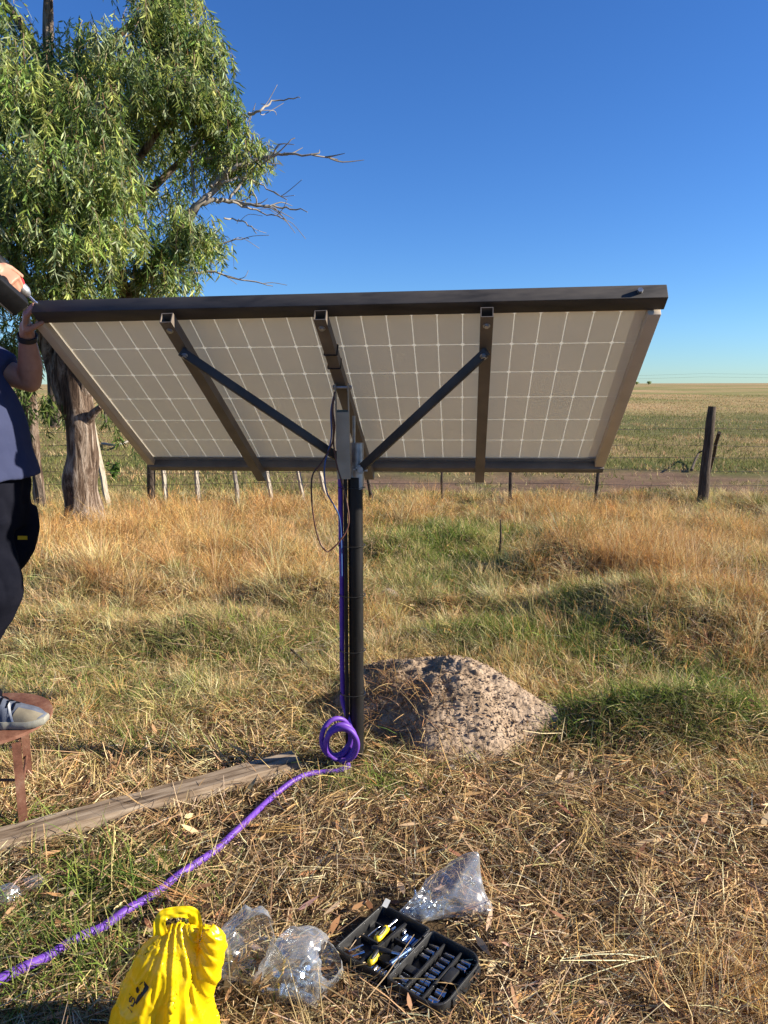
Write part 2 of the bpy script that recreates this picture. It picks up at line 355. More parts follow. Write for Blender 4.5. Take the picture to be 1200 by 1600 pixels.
def clear_of(x, y, m):                            # away from the things that lie on the straw
    k = np.ones(x.shape, bool); c = sum(TB, Vector()) / len(TB)
    k &= ~in_poly(x, y, [c + (p - c) * (1 + m / .16) for p in TB])
    for p, r in LOW: k &= (x - p.x) ** 2 + (y - p.y) ** 2 > (r * .6 + m * .6) ** 2
    for p, q in zip(TAILG, TAILG[1:]):
        d = q - p; t = np.clip(((x - p.x) * d.x + (y - p.y) * d.y) / d.length_squared, 0, 1); k &= (x - p.x - t * d.x) ** 2 + (y - p.y - t * d.y) ** 2 > (m * .40 + .022) ** 2
    return k
def build_ground():
    def geo(a, b, n): return list(np.geomspace(a, b, n))
    xs = np.array([-v for v in geo(9, 3500, 42)][::-1] + list(np.arange(-8.9, 8.95, .075)) + geo(9, 3500, 42))
    ys = np.array([-v for v in geo(2, 600, 22)][::-1] + list(np.arange(-1.9, 13, .075)) + geo(13.1, 5000, 80))
    X, Y = np.meshgrid(xs, ys); x = X.ravel(); y = Y.ravel(); z = gz(x, y)
    n, m = len(ys), len(xs); idx = np.arange(n * m).reshape(n, m)
    q = np.stack([idx[:-1, :-1], idx[:-1, 1:], idx[1:, 1:], idx[1:, :-1]], -1).reshape(-1, 4)
    straw = np.array([.17, .115, .058]); soil = np.array([.052, .035, .023]); grn = np.array([.075, .092, .026]); bare = np.array([.15, .095, .066]); pale = np.array([.30, .215, .105]); pink = np.array([.40, .27, .14])
    g = green_at(x, y)[:, None]; litter = (.5 + .5 * fbm(x / .4, y / .4, 61, 3))[:, None]
    c = soil * (1 - litter) + straw * litter
    c = c * (1 - .7 * g) + grn * .7 * g
    # beyond the fence: turf, bare cattle track, green belt, then the dry plain
    yy = y + 1.1 * fbm(x / 2.2, y / 3., 71, 3); left = sstep(-.5, -3.0, x)
    far = sstep(11.2, 12.2, yy)[:, None]
    p1 = fbm(x / 1.4, y / 2.4, 81, 4)[:, None]
    turf = np.where(p1 > .05, grn * 1.25, pale * .85) * .55 + .45 * (grn * (.5 - .5 * p1) + pale * (.5 + .5 * p1))
    c = c * (1 - far) + turf * far
    trk = (np.clip(.75 + 1.1 * fbm(x / .9, y / .9, 83, 3), 0, 1) * sstep(11.4, 12.0, yy) * sstep(15.0, 13.9, yy) * (1 - left))[:, None]; trk = np.clip(trk * 1.3, 0, .95); c = c * (1 - trk) + bare * trk
    gb = (sstep(14.0, 14.8, yy) * sstep(17.8, 16.4, yy) * (1 - left * .5))[:, None] * (.65 + .5 * p1); gb = np.clip(gb, 0, 1)
    c = c * (1 - gb) + grn * 1.15 * gb
    pb = (sstep(17, 18.5, yy) * sstep(27, 23, yy))[:, None] * np.clip(.55 + 1.1 * p1, 0, 1) * (1 - .7 * left[:, None]); c = c * (1 - pb) + pale * pb
    y2 = y + 5 * fbm(x / 12., y / 14., 91, 3)
    gb2 = (sstep(25, 28, y2) * sstep(44, 37, y2))[:, None] * .85; c = c * (1 - gb2) + np.array([.125, .122, .05]) * gb2
    pl = sstep(40, 48, y2)[:, None]; p3 = (fbm(x / 9., y / 22., 101, 4) + .9 * sstep(90, 200, y) * fbm(x / 45., y / 110., 131, 3))[:, None]
    gm_ = np.clip(.45 + 1.6 * p3, 0, 1); plain = pink * (1 - gm_) + np.array([.215, .20, .075]) * gm_
    plain = plain * (1 - sstep(250, 700, y)[:, None] * .45) + np.array([.30, .22, .12]) * sstep(250, 700, y)[:, None] * .45
    c = c * (1 - pl) + plain * pl
    me = np_mesh('ground', np.stack([x, y, z], 1), q, np.clip(c, .01, 1)); smooth(me)
    o = link('ground', me, M['soil']); o['kind'] = 'structure'
build_ground()

# ------------------------------------------------------------------ grass
def blades(base, az, lean, curv, length, width, color, segs=2, tipf=.15, twist=None):
    """base (N,3); az heading; lean from vertical at the root; curv extra bend to the tip"""
    N = len(base); S = segs + 1
    t = np.linspace(0, 1, S); V = np.zeros((N, S, 2, 3), np.float32); pos = base.copy()
    tw = rng.uniform(-.9, .9, N) if twist is None else twist
    hd = np.stack([np.cos(az), np.sin(az), np.zeros(N)], 1); sd = np.stack([-np.sin(az), np.cos(az), np.zeros(N)], 1)
    for k in range(S):
        th = lean + curv * t[k]
        if k:
            thm = lean + curv * (t[k] + t[k - 1]) / 2
            pos = pos + (hd * np.sin(thm)[:, None] + np.array([0, 0, 1.]) * np.cos(thm)[:, None]) * (length / segs)[:, None]
        nrm = hd * np.cos(th)[:, None] - np.array([0, 0, 1.]) * np.sin(th)[:, None]
        s = sd * np.cos(tw)[:, None] + nrm * np.sin(tw)[:, None]
        w = width * (1 - (1 - tipf) * t[k] ** 1.5) * .5
        V[:, k, 0] = pos - s * w[:, None]; V[:, k, 1] = pos + s * w[:, None]
    i = (np.arange(N) * S * 2)[:, None, None]; k = np.arange(segs)[None, :, None] * 2
    q = (i + k + np.array([0, 1, 3, 2])[None, None, :]).reshape(-1, 4)
    shade = np.ones((S, 1)); cc = np.repeat(color[:, None, :], S * 2, 1).reshape(-1, 3)
    return V.reshape(-1, 3), q, cc, pos
def join(parts):
    vs, qs, cs = [], [], []; o = 0
    for v, q, c in parts: vs.append(v); qs.append(q + o); cs.append(c); o += len(v)
    return np.concatenate(vs), np.concatenate(qs), np.concatenate(cs)
def spread(n, y0, y1, side=.9):
    y = y0 * (y1 / y0) ** rng.random(n); x = (rng.random(n) * 2 - 1) * (.60 * y + side); return x, y
def pick(pal, n, jit=.18, w=None):
    pal = np.array(pal); c = pal[rng.choice(len(pal), n, p=w)]
    return np.clip(c * (1 + jit * rng.standard_normal((n, 1))) * (1 + .06 * rng.standard_normal((n, 3))), .004, .85)
STRAW = [(.76, .55, .30), (.65, .445, .22), (.53, .345, .165), (.82, .65, .41), (.33, .20, .10), (.12, .072, .038), (.52, .37, .22)]
GOLD = [(.63, .41, .16), (.57, .33, .115), (.70, .50, .23), (.47, .26, .09), (.74, .58, .32), (.36, .21, .09)]
PALE = [(.66, .55, .31), (.58, .45, .23), (.52, .43, .20), (.38, .34, .14), (.31, .31, .115), (.46, .30, .14)]
GRN = [(.16, .215, .042), (.12, .18, .034), (.21, .26, .06), (.27, .29, .09), (.085, .13, .03), (.34, .32, .13)]

def build_grass():
    # 1. dead stalks lying flat
    x, y = spread(290000, 1.15, 9.5); k = keep(x, y) & (rng.random(len(x)) < np.clip(1.1 - .8 * green_at(x, y), .15, 1)); x, y = x[k], y[k]; n = len(x)
    base = np.stack([x, y, gz(x, y) + rng.random(n) ** 2 * .045 - .004], 1)
    L_ = np.clip(rng.lognormal(-2.85, .55, n), .018, .26) * np.where(clear_of(x, y, .07), 1, .3)
    sw = 1.2 * fbm(x / .8, y / .8, 7, 2) * 3.1; az = np.where(rng.random(n) < .45, sw + rng.standard_normal(n) * .5, rng.random(n) * 6.283)
    lean = R(90) - np.abs(rng.normal(0, R(15), n)); curv = rng.normal(R(14), R(30), n)
    wid = rng.uniform(.0014, .0036, n) * (1 + .12 * y)
    col = pick(STRAW, n) * (.85 + .3 * (fbm(x / .35, y / .35, 13, 2))[:, None])
    A = blades(base, az, lean, curv, L_, wid, col, 2, .5)[:3]
    # a few thick bent stalks on top
    x, y = spread(600, 1.2, 5.0); k = keep(x, y) & clear_of(x, y, .16); x, y = x[k], y[k]; n = len(x)
    base = np.stack([x, y, gz(x, y) + .02 + rng.random(n) * .03], 1)
    B = blades(base, rng.random(n) * 6.283, R(84) - np.abs(rng.normal(0, R(12), n)), rng.normal(R(25), R(28), n), rng.uniform(.08, .26, n), rng.uniform(.0025, .0045, n), pick([(.58, .42, .22), (.50, .34, .16), (.62, .50, .32), (.46, .26, .10)], n), 4, .4)[:3]
    # sheaves of near-parallel stalks
    bx, by = spread(240, 1.25, 5.2); k = keep(bx, by) & clear_of(bx, by, .16) & (green_at(bx, by) < .5); bx, by = bx[k], by[k]; nb = rng.integers(8, 26, len(bx)); ii = np.repeat(np.arange(len(bx)), nb); n = len(ii)
    ba = rng.random(len(bx)) * 6.283; bl = rng.uniform(.12, .34, len(bx)); bc = pick([(.66, .47, .24), (.58, .38, .17), (.70, .55, .34), (.52, .32, .13)], len(bx), .1)
    sx_ = bx[ii] + rng.normal(0, .022, n); sy_ = by[ii] + rng.normal(0, .022, n)
    Bn = blades(np.stack([sx_, sy_, gz(sx_, sy_) + .012 + .03 * rng.random(n)], 1), ba[ii] + rng.normal(0, .16, n), R(82) - np.abs(rng.normal(0, R(8), n)), rng.normal(R(20), R(14), n), bl[ii] * rng.uniform(.5, 1.1, n), rng.uniform(.0018, .0036, n), np.clip(bc[ii] * (1 + .15 * rng.standard_normal((n, 1))), .01, .85), 3, .3)[:3]
    # taller dry tuft at the near right corner
    g0 = G(1165, 1575); n = 900; ca = rng.normal(0, .14, n); cb = rng.normal(0, .10, n); tx, ty = g0.x + ca, g0.y + cb
    Bt = blades(np.stack([tx, ty, gz(tx, ty)], 1), rng.normal(.6, 1.2, n), np.abs(rng.normal(R(42), R(18), n)), np.abs(rng.normal(R(40), R(20), n)), rng.uniform(.08, .22, n), rng.uniform(.0016, .003, n), pick(GOLD + [(.68, .52, .28)], n), 3, .25)[:3]
    v, q, c = join([A, B, Bn, Bt]); o = link('straw_litter', np_mesh('straw_litter', v, q, c), M['grass'])
    tag(o, 'matted dead straw lying flat over the near ground', 'straw', kind='stuff')
    # 2. matted half-lying grass of the middle ground
    x, y = spread(150000, 2.3, 11.6); t = tall_at(x, y); g = green_at(x, y)
    k = keep(x, y) & (rng.random(len(x)) < np.clip(sstep(2.5, 3.9, y + .5 * vnoise(x * 1.3, y * 1.3, 17)) * (1 - .25 * t) + .2 * g, .04, 1)); x, y, t, g = x[k], y[k], t[k], g[k]; n = len(x)
    base = np.stack([x, y, gz(x, y) - .005 + .05 * rng.random(n) ** 2], 1)
    sw = 3.3 * fbm(x / 1.1, y / 1.1, 19, 2); az = sw + rng.normal(0, 1.3, n) + 2.6
    lay = .5 + .5 * fbm(x / .6, y / .6, 23, 2)
    lean = R(38) + R(45) * lay + rng.normal(0, R(14), n); curv = R(35) + rng.normal(0, R(20), n)
    L_ = rng.uniform(.05, .20, n) * (.8 + .5 * t); wid = rng.uniform(.0014, .0028, n) * (1 + .11 * y)
    col = pick(PALE, n); col2 = pick(GOLD, n); gr = pick(GRN, n)
    ww = rng.random(n); col = np.where((ww < .35 + .5 * np.clip(t, 0, 1))[:, None], col2, col); col = np.where((rng.random(n) < .12 + .75 * g)[:, None], gr, col)
    A = blades(base, az, lean, curv, L_, wid, col, 3, .2)[:3]
    o = link('meadow_grass', np_mesh('meadow_grass', *A), M['grass']); tag(o, 'half flattened pale grass between the pole and the fence', 'grass', kind='stuff')
    # 3. tall fine golden grass with feathery heads
    x, y = spread(62000, 3.2, 12.2); t = tall_at(x, y)
    cl = np.clip(.5 + 1.2 * vnoise(x / .16, y / .16, 29), 0, 1)
    k = keep(x, y) & (rng.random(len(x)) < t * (.25 + .75 * cl)); x, y, t = x[k], y[k], t[k]; n = len(x)
    base = np.stack([x, y, gz(x, y)], 1)
    sw = 2.2 * fbm(x / 1.6, y / 1.6, 37, 2) + .4; az = sw + rng.normal(0, 1.1, n)
    L_ = rng.uniform(.16, .34, n) * (.55 + .5 * t) * (1 + .35 * vnoise(x / .8, y / .8, 43)); lean = np.abs(rng.normal(R(14), R(12), n)); curv = np.abs(rng.normal(R(30), R(22), n))
    wid = rng.uniform(.0012, .0022, n) * (1 + .17 * y)
    og = np.clip(.5 + .9 * fbm(x / 1.3, y / 1.3, 47, 2) + .25 * sstep(0, 2, x), 0, 1)[:, None]
    col = pick(GOLD, n) * (1 - og) * 1.05 + pick([(.50, .27, .09), (.56, .34, .12), (.42, .22, .075)], n) * og
    v1, q1, c1, tip = blades(base, az, lean, curv, L_, wid, col, 3, .3); P = [(v1, q1, c1)]
    for r_ in range(3):
        f = rng.uniform(.60, 1.0, n)[:, None]; b2 = base + (tip - base) * f; b2[:, 2] += .02 * (1 - f[:, 0])
        P.append(blades(b2, az + rng.normal(0, 1.6, n), rng.uniform(R(10), R(80), n), rng.normal(R(25), R(20), n), L_ * rng.uniform(.12, .28, n), wid * .9, col * rng.uniform(.9, 1.25, (n, 1)), 1, .4)[:3])
    o = link('tall_grass', np_mesh('tall_grass', *join(P)), M['grass']); tag(o, 'tall feathery golden dry grass in front of the fence', 'grass', kind='stuff')
    # 3b. tussocks: every clump has its own height, sweep and colour
    cx, cy = spread(5200, 2.9, 11.3); t = tall_at(cx, cy); g = green_at(cx, cy); k = keep(cx, cy) & (rng.random(len(cx)) < sstep(2.7, 4.0, cy + .5 * vnoise(cx * 1.3, cy * 1.3, 17)) * .9 + .1); cx, cy, t, g = cx[k], cy[k], t[k], g[k]; nc = len(cx)
    u = rng.random(nc); kind = np.where(u < (g * .85 + .08) * (1 - .8 * np.clip(t, 0, 1)), 2, np.where(u < .25 + .6 * t, 0, 1))
    PG = pick(GOLD, nc, .12); PP = pick(PALE, nc, .15); PR_ = pick(GRN, nc, .2); cc = np.where((kind == 0)[:, None], PG, np.where((kind == 1)[:, None], PP, PR_))
    cl = np.where(kind == 0, rng.uniform(.18, .42, nc) * (.6 + .5 * t), np.where(kind == 1, rng.uniform(.14, .34, nc), rng.uniform(.10, .24, nc)))
    cl = cl * (.50 + .45 * sstep(3.4, 6.5, cy)) * np.where(rng.random(nc) < .18, 1.25, .8)
    cr = rng.uniform(.03, .11, nc) * (1 + .5 * (kind == 0)); sweep = 2.6 * fbm(cx / 1.4, cy / 1.4, 19, 2) + rng.normal(0, 1.6, nc) + 2.4; pull = np.where(kind == 1, rng.uniform(.3, 1.2, nc), rng.uniform(0, .6, nc))
    nb = (rng.uniform(40, 130, nc) * np.where(kind == 0, 1.1, 1)).astype(int); ii = np.repeat(np.arange(nc), nb); n = len(ii)
    a = rng.random(n) * 6.283; rr = np.abs(rng.normal(0, 1, n)); x = cx[ii] + np.cos(a) * rr * cr[ii]; y = cy[ii] + np.sin(a) * rr * cr[ii]; kk = keep(x, y); x, y, ii, a, rr = x[kk], y[kk], ii[kk], a[kk], rr[kk]; n = len(x)
    dx = np.cos(a) * rr * .65 + np.cos(sweep[ii]) * pull[ii] + rng.normal(0, .38, n); dy = np.sin(a) * rr * .65 + np.sin(sweep[ii]) * pull[ii] + rng.normal(0, .38, n)
    ln = np.hypot(dx, dy); base = np.stack([x, y, gz(x, y) - .004], 1)
    col = cc[ii] * (1 + .18 * rng.standard_normal((n, 1))) * (1 + .05 * rng.standard_normal((n, 3))); old = rng.random(n) < .22; col[old] = pick(STRAW, int(old.sum()))
    A = blades(base, np.arctan2(dy, dx), np.clip(R(8) + R(30) * ln + rng.normal(0, R(8), n), 0, R(85)), np.clip(R(18) + R(34) * ln * rng.random(n) + rng.normal(0, R(15), n), -.3, 2), cl[ii] * rng.uniform(.55, 1.1, n), rng.uniform(.0011, .0021, n) * (1 + .12 * y), np.clip(col, .005, .8), 3, .2)[:3]
    o = link('tussock_grass', np_mesh('tussock_grass', *A), M['grass']); tag(o, 'clumps of golden, pale and green grass of uneven height in the middle ground', 'grass', kind='stuff')
    # 4. green blades
    x, y = spread(170000, 1.15, 12.5); g = green_at(x, y)
    k = keep(x, y) & (rng.random(len(x)) < g * (.3 + .7 * np.clip(.5 + 1.3 * vnoise(x / .11, y / .11, 53), 0, 1))); x, y, g = x[k], y[k], g[k]; n = len(x)
    base = np.stack([x, y, gz(x, y)], 1); tz = field(GREEN, x, y)
    L_ = rng.uniform(.05, .15, n) * (.7 + .6 * np.clip(tz, 0, 1.2)); wid = rng.uniform(.0024, .0046, n) * (1 + .10 * y)
    A = blades(base, rng.random(n) * 6.283, np.abs(rng.normal(R(28), R(18), n)), np.abs(rng.normal(R(45), R(25), n)), L_, wid, pick(GRN, n), 3, .12)[:3]
    o = link('green_grass', np_mesh('green_grass', *A), M['grass']); tag(o, 'short green grass in patches among the straw', 'grass', kind='stuff')
    # 5. turf and dry tufts beyond the fence
    x, y = spread(200000, 10.8, 120, 1.5); p1 = fbm(x / 1.4, y / 2.4, 81, 4); yy = y + 1.1 * fbm(x / 2.2, y / 3., 71, 3); left = sstep(-.5, -3., x)
    trk = np.clip(.75 + 1.1 * fbm(x / .9, y / .9, 83, 3), 0, 1) * sstep(11.4, 12.0, yy) * sstep(15.0, 13.9, yy) * (1 - left)
    k = rng.random(len(x)) > np.clip(trk * 1.7, 0, .97); x, y, p1, yy = x[k], y[k], p1[k], yy[k]; n = len(x)
    base = np.stack([x, y, gz(x, y)], 1)
    y2 = y + 5 * fbm(x / 12., y / 14., 91, 3); dry = np.clip(.50 + 1.5 * p1 + .22 * sstep(40, 48, y2) + 1.1 * fbm(x / 9., y / 22., 101, 3) * -sstep(40, 48, y2) - .45 * sstep(25, 28, y2) * sstep(44, 37, y2) - .5 * sstep(14, 14.8, yy) * sstep(17.8, 16.4, yy) - .35 * sstep(-.5, -3., x) * sstep(30, 20, y), .03, .97)
    col = np.where((rng.random(n) < dry)[:, None], pick([(.44, .33, .17), (.38, .25, .12), (.48, .39, .22), (.34, .21, .11)], n), pick([(.17, .175, .06), (.13, .145, .048), (.23, .22, .085)], n))
    L_ = rng.uniform(.04, .12, n) * (1 + .004 * y) * (1 + .5 * np.clip(p1, 0, 1)); wid = rng.uniform(.005, .013, n) * (1 + .035 * y)
    A = blades(base, rng.random(n) * 6.283, np.abs(rng.normal(R(25), R(18), n)), np.abs(rng.normal(R(30), R(20), n)), L_, wid, col, 2, .1)[:3]
    o = link('paddock_grass', np_mesh('paddock_grass', *A), M['grass']); tag(o, 'grazed green and straw coloured turf of the paddock beyond the fence', 'grass', kind='stuff')
build_grass()

def leaf_strip(P0, D, S, Lg, W, curl, col):
    """lance-shaped leaves: P0 base, D direction, S side, all (N,3)"""
    N = len(P0); Nn = np.cross(D, S)
    def pt(t, s): return P0 + D * (Lg * t)[:, None] + S * (W * s)[:, None] + Nn * (curl * Lg * t * t)[:, None]
    o = np.ones(N)
    V = np.stack([pt(o * 0, o * .06), pt(o * 0, -o * .06), pt(o * .3, o * .5), pt(o * .3, -o * .5), pt(o * .65, o * .42), pt(o * .65, -o * .42), pt(o, o * .04), pt(o, -o * .04)], 1)
    q = ((np.arange(N) * 8)[:, None, None] + np.array([[0, 1, 3, 2], [2, 3, 5, 4], [4, 5, 7, 6]])[None]).reshape(-1, 4)
    return V.reshape(-1, 3), q, np.repeat(col[:, None], 8, 1).reshape(-1, 3)
def unit(v): return v / np.maximum(np.linalg.norm(v, axis=1, keepdims=True), 1e-9)

def build_leaf_litter():
    n = 2600; x, y = spread(n, 1.2, 6.0); k = keep(x, y); x, y = x[k], y[k]; n = len(x)
    P0 = np.stack([x, y, gz(x, y) + .012 + .03 * rng.random(n)], 1); a = rng.random(n) * 6.283
    D = unit(np.stack([np.cos(a), np.sin(a), rng.normal(0, .22, n)], 1)); S = unit(np.cross(D, np.stack([rng.normal(0, .4, n), rng.normal(0, .4, n), np.ones(n)], 1)))
    v, q, c = leaf_strip(P0, D, S, rng.uniform(.04, .10, n), rng.uniform(.010, .022, n), rng.normal(.1, .25, n), pick([(.42, .27, .14), (.52, .38, .23), (.30, .17, .09), (.22, .12, .07), (.46, .26, .12)], n))
    o = link('leaf_litter', np_mesh('leaf_litter', v, q, c), M['dry_leaf']); tag(o, 'fallen tan gum leaves scattered on the straw', 'leaves', kind='stuff')
build_leaf_litter()
#@@MORE@@
# ------------------------------------------------------------------ gum tree
def bark_mat():
    m, nt, out = new_mat('gum_bark'); L = nt.links.new
    tc = nd(nt, 'ShaderNodeTexCoord'); mp = nd(nt, 'ShaderNodeMapping'); mp.inputs['Scale'].default_value = (3, 3, .55); L(tc.outputs['Object'], mp.inputs[0])
    n1 = nd(nt, 'ShaderNodeTexNoise', Scale=3.4, Detail=9, Roughness=.7, Distortion=1.1); L(mp.outputs[0], n1.inputs[0])
    n2 = nd(nt, 'ShaderNodeTexNoise', Scale=11, Detail=8, Roughness=.7); L(mp.outputs[0], n2.inputs[0])
    c = ramp(nt, n1.outputs[0], [(.36, (.035, .022, .016)), (.46, (.11, .072, .050)), (.54, (.25, .19, .145)), (.64, (.36, .295, .24)), (.72, (.15, .10, .07))])
    d = ramp(nt, n2.outputs[0], [(.35, (.35, .33, .31)), (.5, (1, 1, 1))])
    mm = nt.nodes.new('ShaderNodeMix'); mm.data_type = 'RGBA'; mm.blend_type = 'MULTIPLY'; mm.inputs[0].default_value = .8; L(c, mm.inputs[6]); L(d, mm.inputs[7])
    p = nd(nt, 'ShaderNodeBsdfPrincipled', Roughness=.85); p.inputs['Specular IOR Level'].default_value = .15; L(mm.outputs[2], p.inputs['Base Color'])
    b = nd(nt, 'ShaderNodeBump', Strength=1.0, Distance=.05); L(math_(nt, 'ADD', n1.outputs[0], math_(nt, 'MULTIPLY', n2.outputs[0], .6)), b.inputs['Height']); L(b.outputs[0], p.inputs['Normal'])
    L(p.outputs[0], out.inputs[0]); return m
M['bark'] = bark_mat()
def PX(pts): return [at(*p) for p in pts]

def spray_leaves(blobs, dens, droop=1.0, scale=1.0, pal=None, seed=0):
    r_ = np.random.default_rng(seed); P0s, Ds, Ls, Ws, Cs = [], [], [], [], []; twigs = []
    pal = np.array(pal)
    for (px, py, Y, rp, k) in blobs:
        c = np.array(at(px, py, Y)); rad = rp / F * Y
        n = int(dens * k * rad ** 2)
        tone = r_.uniform(.85, 1.15)
        for _ in range(n):
            d = r_.standard_normal(3); d /= np.linalg.norm(d)
            if d[2] < -.5: d[2] *= .4
            o = c + d * rad * (r_.random() ** .45) * np.array([1, .95, .9])
            out = np.array([d[0], d[1], 0]) * .5 + r_.standard_normal(3) * .35; out[2] = .15
            ln = r_.uniform(.22, .60) * scale; m = int(r_.integers(9, 20)); pts = []
            p = o.copy(); v = out.copy()
            for s in range(6):
                pts.append(p.copy()); v = v * .55 + np.array([0, 0, -.62 * droop]) + r_.standard_normal(3) * .08; p = p + v / max(np.linalg.norm(v), .1) * ln / 6
            twigs.append(pts); pts = np.array(pts)
            t = r_.random(m) ** .8 * 5; i = np.minimum(t.astype(int), 4); f = (t - i)[:, None]
            b = pts[i] * (1 - f) + pts[i + 1] * f
            D = np.stack([r_.normal(0, .55, m), r_.normal(0, .55, m), np.full(m, -.80 * droop) + r_.normal(0, .3, m)], 1)
            P0s.append(b); Ds.append(D); Ls.append(np.clip(r_.normal(.115, .032, m), .04, .19) * scale); Ws.append(r_.uniform(.010, .024, m) * scale)
            cb = pal[r_.integers(len(pal))]
            Cs.append(np.clip(cb * tone * (1 + .22 * r_.standard_normal((m, 1))) * (1 + .06 * r_.standard_normal((m, 3))), .006, .6))
    P0 = np.concatenate(P0s); D = unit(np.concatenate(Ds)); n = len(P0)
    S = unit(np.cross(D, r_.standard_normal((n, 3))))
    return leaf_strip(P0, D, S, np.concatenate(Ls), np.concatenate(Ws), r_.normal(0, .18, n), np.concatenate(Cs)), twigs
GUMPAL = [(.175, .26, .058), (.13, .20, .05), (.235, .30, .07), (.30, .35, .085), (.205, .26, .115), (.06, .10, .028), (.38, .41, .12), (.29, .34, .18)]

def gum_tree():
    g = G(128, 822); t = empty('gum_tree', (g.x, g.y, 0), 'large gum tree with drooping leaves and peeling pale bark left of the solar panel', 'tree')
    Y = g.y; bm = bmesh.new()
    tr = catmull([(g.x + .02, Y, -.15)] + PX([(131, 800, Y), (127, 750, Y), (125, 700, Y), (121, 650, Y), (116, 612, Y), (112, 570, Y), (108, 545, Y)]), 6)
    add_tube(bm, tr, [.25, .21, .195, .19, .185, .185, .14], 32, wob=.36, seed=3, fs=2.2)
    add_tube(bm, catmull(PX([(118, 650, Y), (96, 600, Y), (84, 560, Y + .1), (66, 500, Y + .2), (30, 420, Y + .3), (-30, 300, Y + .4)]), 6), [.13, .12, .11, .10, .08, .04], 16, wob=.25, seed=5, fs=3)
    add_tube(bm, catmull(PX([(112, 640, Y), (106, 590, Y), (100, 520, Y), (88, 420, Y + .2), (78, 260, Y + .4), (75, 100, Y + .5), (76, -60, Y + .5), (80, -260, Y + .6)]), 6), [.15, .14, .12, .10, .08, .06, .045, .025], 16, wob=.2, seed=6, fs=3)
    add_tube(bm, catmull(PX([(122, 650, Y), (140, 570, Y - .1), (185, 490, Y - .2), (232, 425, Y - .3), (280, 365, Y - .3), (308, 320, Y - .3)]), 6), [.12, .10, .08, .07, .06, .045], 14, wob=.22, seed=7, fs=3)
    add_tube(bm, catmull(PX([(134, 660, Y - .1), (147, 645, Y - .15), (158, 635, Y - .2)]), 5), [.06, .045, .03], 10, wob=.2, seed=8)
    for q in ([(88, 420, Y + .2), (150, 330, Y), (230, 230, Y - .2), (300, 120, Y - .3)], [(78, 260, Y + .4), (140, 160, Y + .2), (240, 60, Y)], [(80, 330, Y + .3), (10, 220, Y - .4), (-70, 120, Y - .6)],
              [(200, 470, Y - .2), (170, 380, Y - .7), (120, 300, Y - 1.1)], [(150, 330, Y), (230, 300, Y + .3), (330, 200, Y + .3)], [(76, 120, Y + .5), (20, 20, Y + .5), (-60, -70, Y + .5)], [(75, 180, Y + .5), (180, 60, Y + .6), (300, -40, Y + .5)], [(90, 420, Y + .2), (60, 330, Y - .8), (30, 230, Y - 1.3)]):
        add_tube(bm, catmull(PX(q), 6), [.07, .045, .02], 8, wob=.2, seed=int(q[0][0]))
    bmesh_obj('trunk', bm, M['bark'], t, sm=R(60))
    # crown
    blobs = [(282, 48, Y - .2, 58, 1.2), (250, 20, Y - .4, 50, 1.1), (322, 70, Y - .3, 34, 1.1), (190, 105, Y - .6, 75, 1), (318, 150, Y - .3, 58, 1.15), (270, 120, Y - .7, 70, 1), (350, 185, Y - .3, 36, 1), (120, 175, Y - 1.0, 85, 1), (40, 150, Y - 1.1, 90, 1),
             (375, 235, Y - .2, 42, 1), (330, 235, Y, 55, .8), (400, 225, Y - .1, 22, .8), (70, 260, Y - 1.5, 85, 1.1), (150, 270, Y - 1.3, 70, 1.1), (20, 330, Y - 1.5, 80, 1), (110, 355, Y - 1.4, 75, 1.1), (175, 340, Y - 1.0, 60, .9),
             (280, 370, Y - .5, 48, 1.2), (300, 345, Y - .6, 36, 1), (330, 370, Y - .2, 26, .8), (265, 415, Y - .6, 42, 1.1), (200, 410, Y - .4, 55, .7), (130, 430, Y - .9, 55, .9), (60, 415, Y - 1.2, 60, .9), (10, 440, Y - 1.0, 50, .8),
             (235, 190, Y + .3, 75, .6), (240, 290, Y + .5, 65, .45), (180, 200, Y + .6, 90, .5), (70, 105, Y + .2, 60, .7), (135, 60, Y + .3, 48, .6), (10, 115, Y - .5, 50, .8), (235, -80, Y, 70, .7), (30, 20, Y + .3, 36, .12), (262, -30, Y - .1, 45, 1), (120, -110, Y, 90, .2),
             (-80, 60, Y - .5, 130, .8), (-110, 250, Y - .7, 140, .8), (-90, 420, Y - .4, 110, .8), (-60, -140, Y, 120, .25), (190, -200, Y, 110, .6), (60, 500, Y + .3, 50, .6), (20, 540, Y + .4, 50, .7), (100, 490, Y + 1.0, 60, .6), (-40, 560, Y + .4, 70, .7), (230, 460, Y + .3, 45, .6), (170, 480, Y + .5, 50, .6)]
    (v, q, c), tw = spray_leaves(blobs, 980, .88, .80, GUMPAL, 4)
    # hanging low sprays beside the trunk
    low = [(72, 620, Y - .2, 16, 5), (55, 635, Y - .2, 12, 4), (85, 612, Y + .3, 14, 4), (160, 600, Y + .4, 20, 2), (170, 640, Y + .4, 10, 4), (185, 660, Y + .3, 9, 4), (205, 690, Y + .3, 7, 5), (30, 590, Y - .1, 24, 3)]
    (v2, q2, c2), tw2 = spray_leaves(low, 190, 1.0, .9, [(.085, .13, .03), (.06, .095, .026), (.12, .16, .04)], 5)
    V, Q, C = join([(v, q, c), (v2, q2, c2)])
    link('crown', np_mesh('crown', V, Q, C), M['leaf'], t)
    T_ = np.array(tw[::2]); nT = len(T_); off_ = rng.standard_normal((nT, 1, 3)); off_ = off_ / np.linalg.norm(off_, axis=2, keepdims=True) * np.linspace(.0045, .0015, 6)[None, :, None]
    TV = np.stack([T_ - off_, T_ + off_], 2).reshape(-1, 3); tq = ((np.arange(nT) * 12)[:, None, None] + (np.arange(5) * 2)[None, :, None] + np.array([0, 1, 3, 2])[None, None]).reshape(-1, 4)
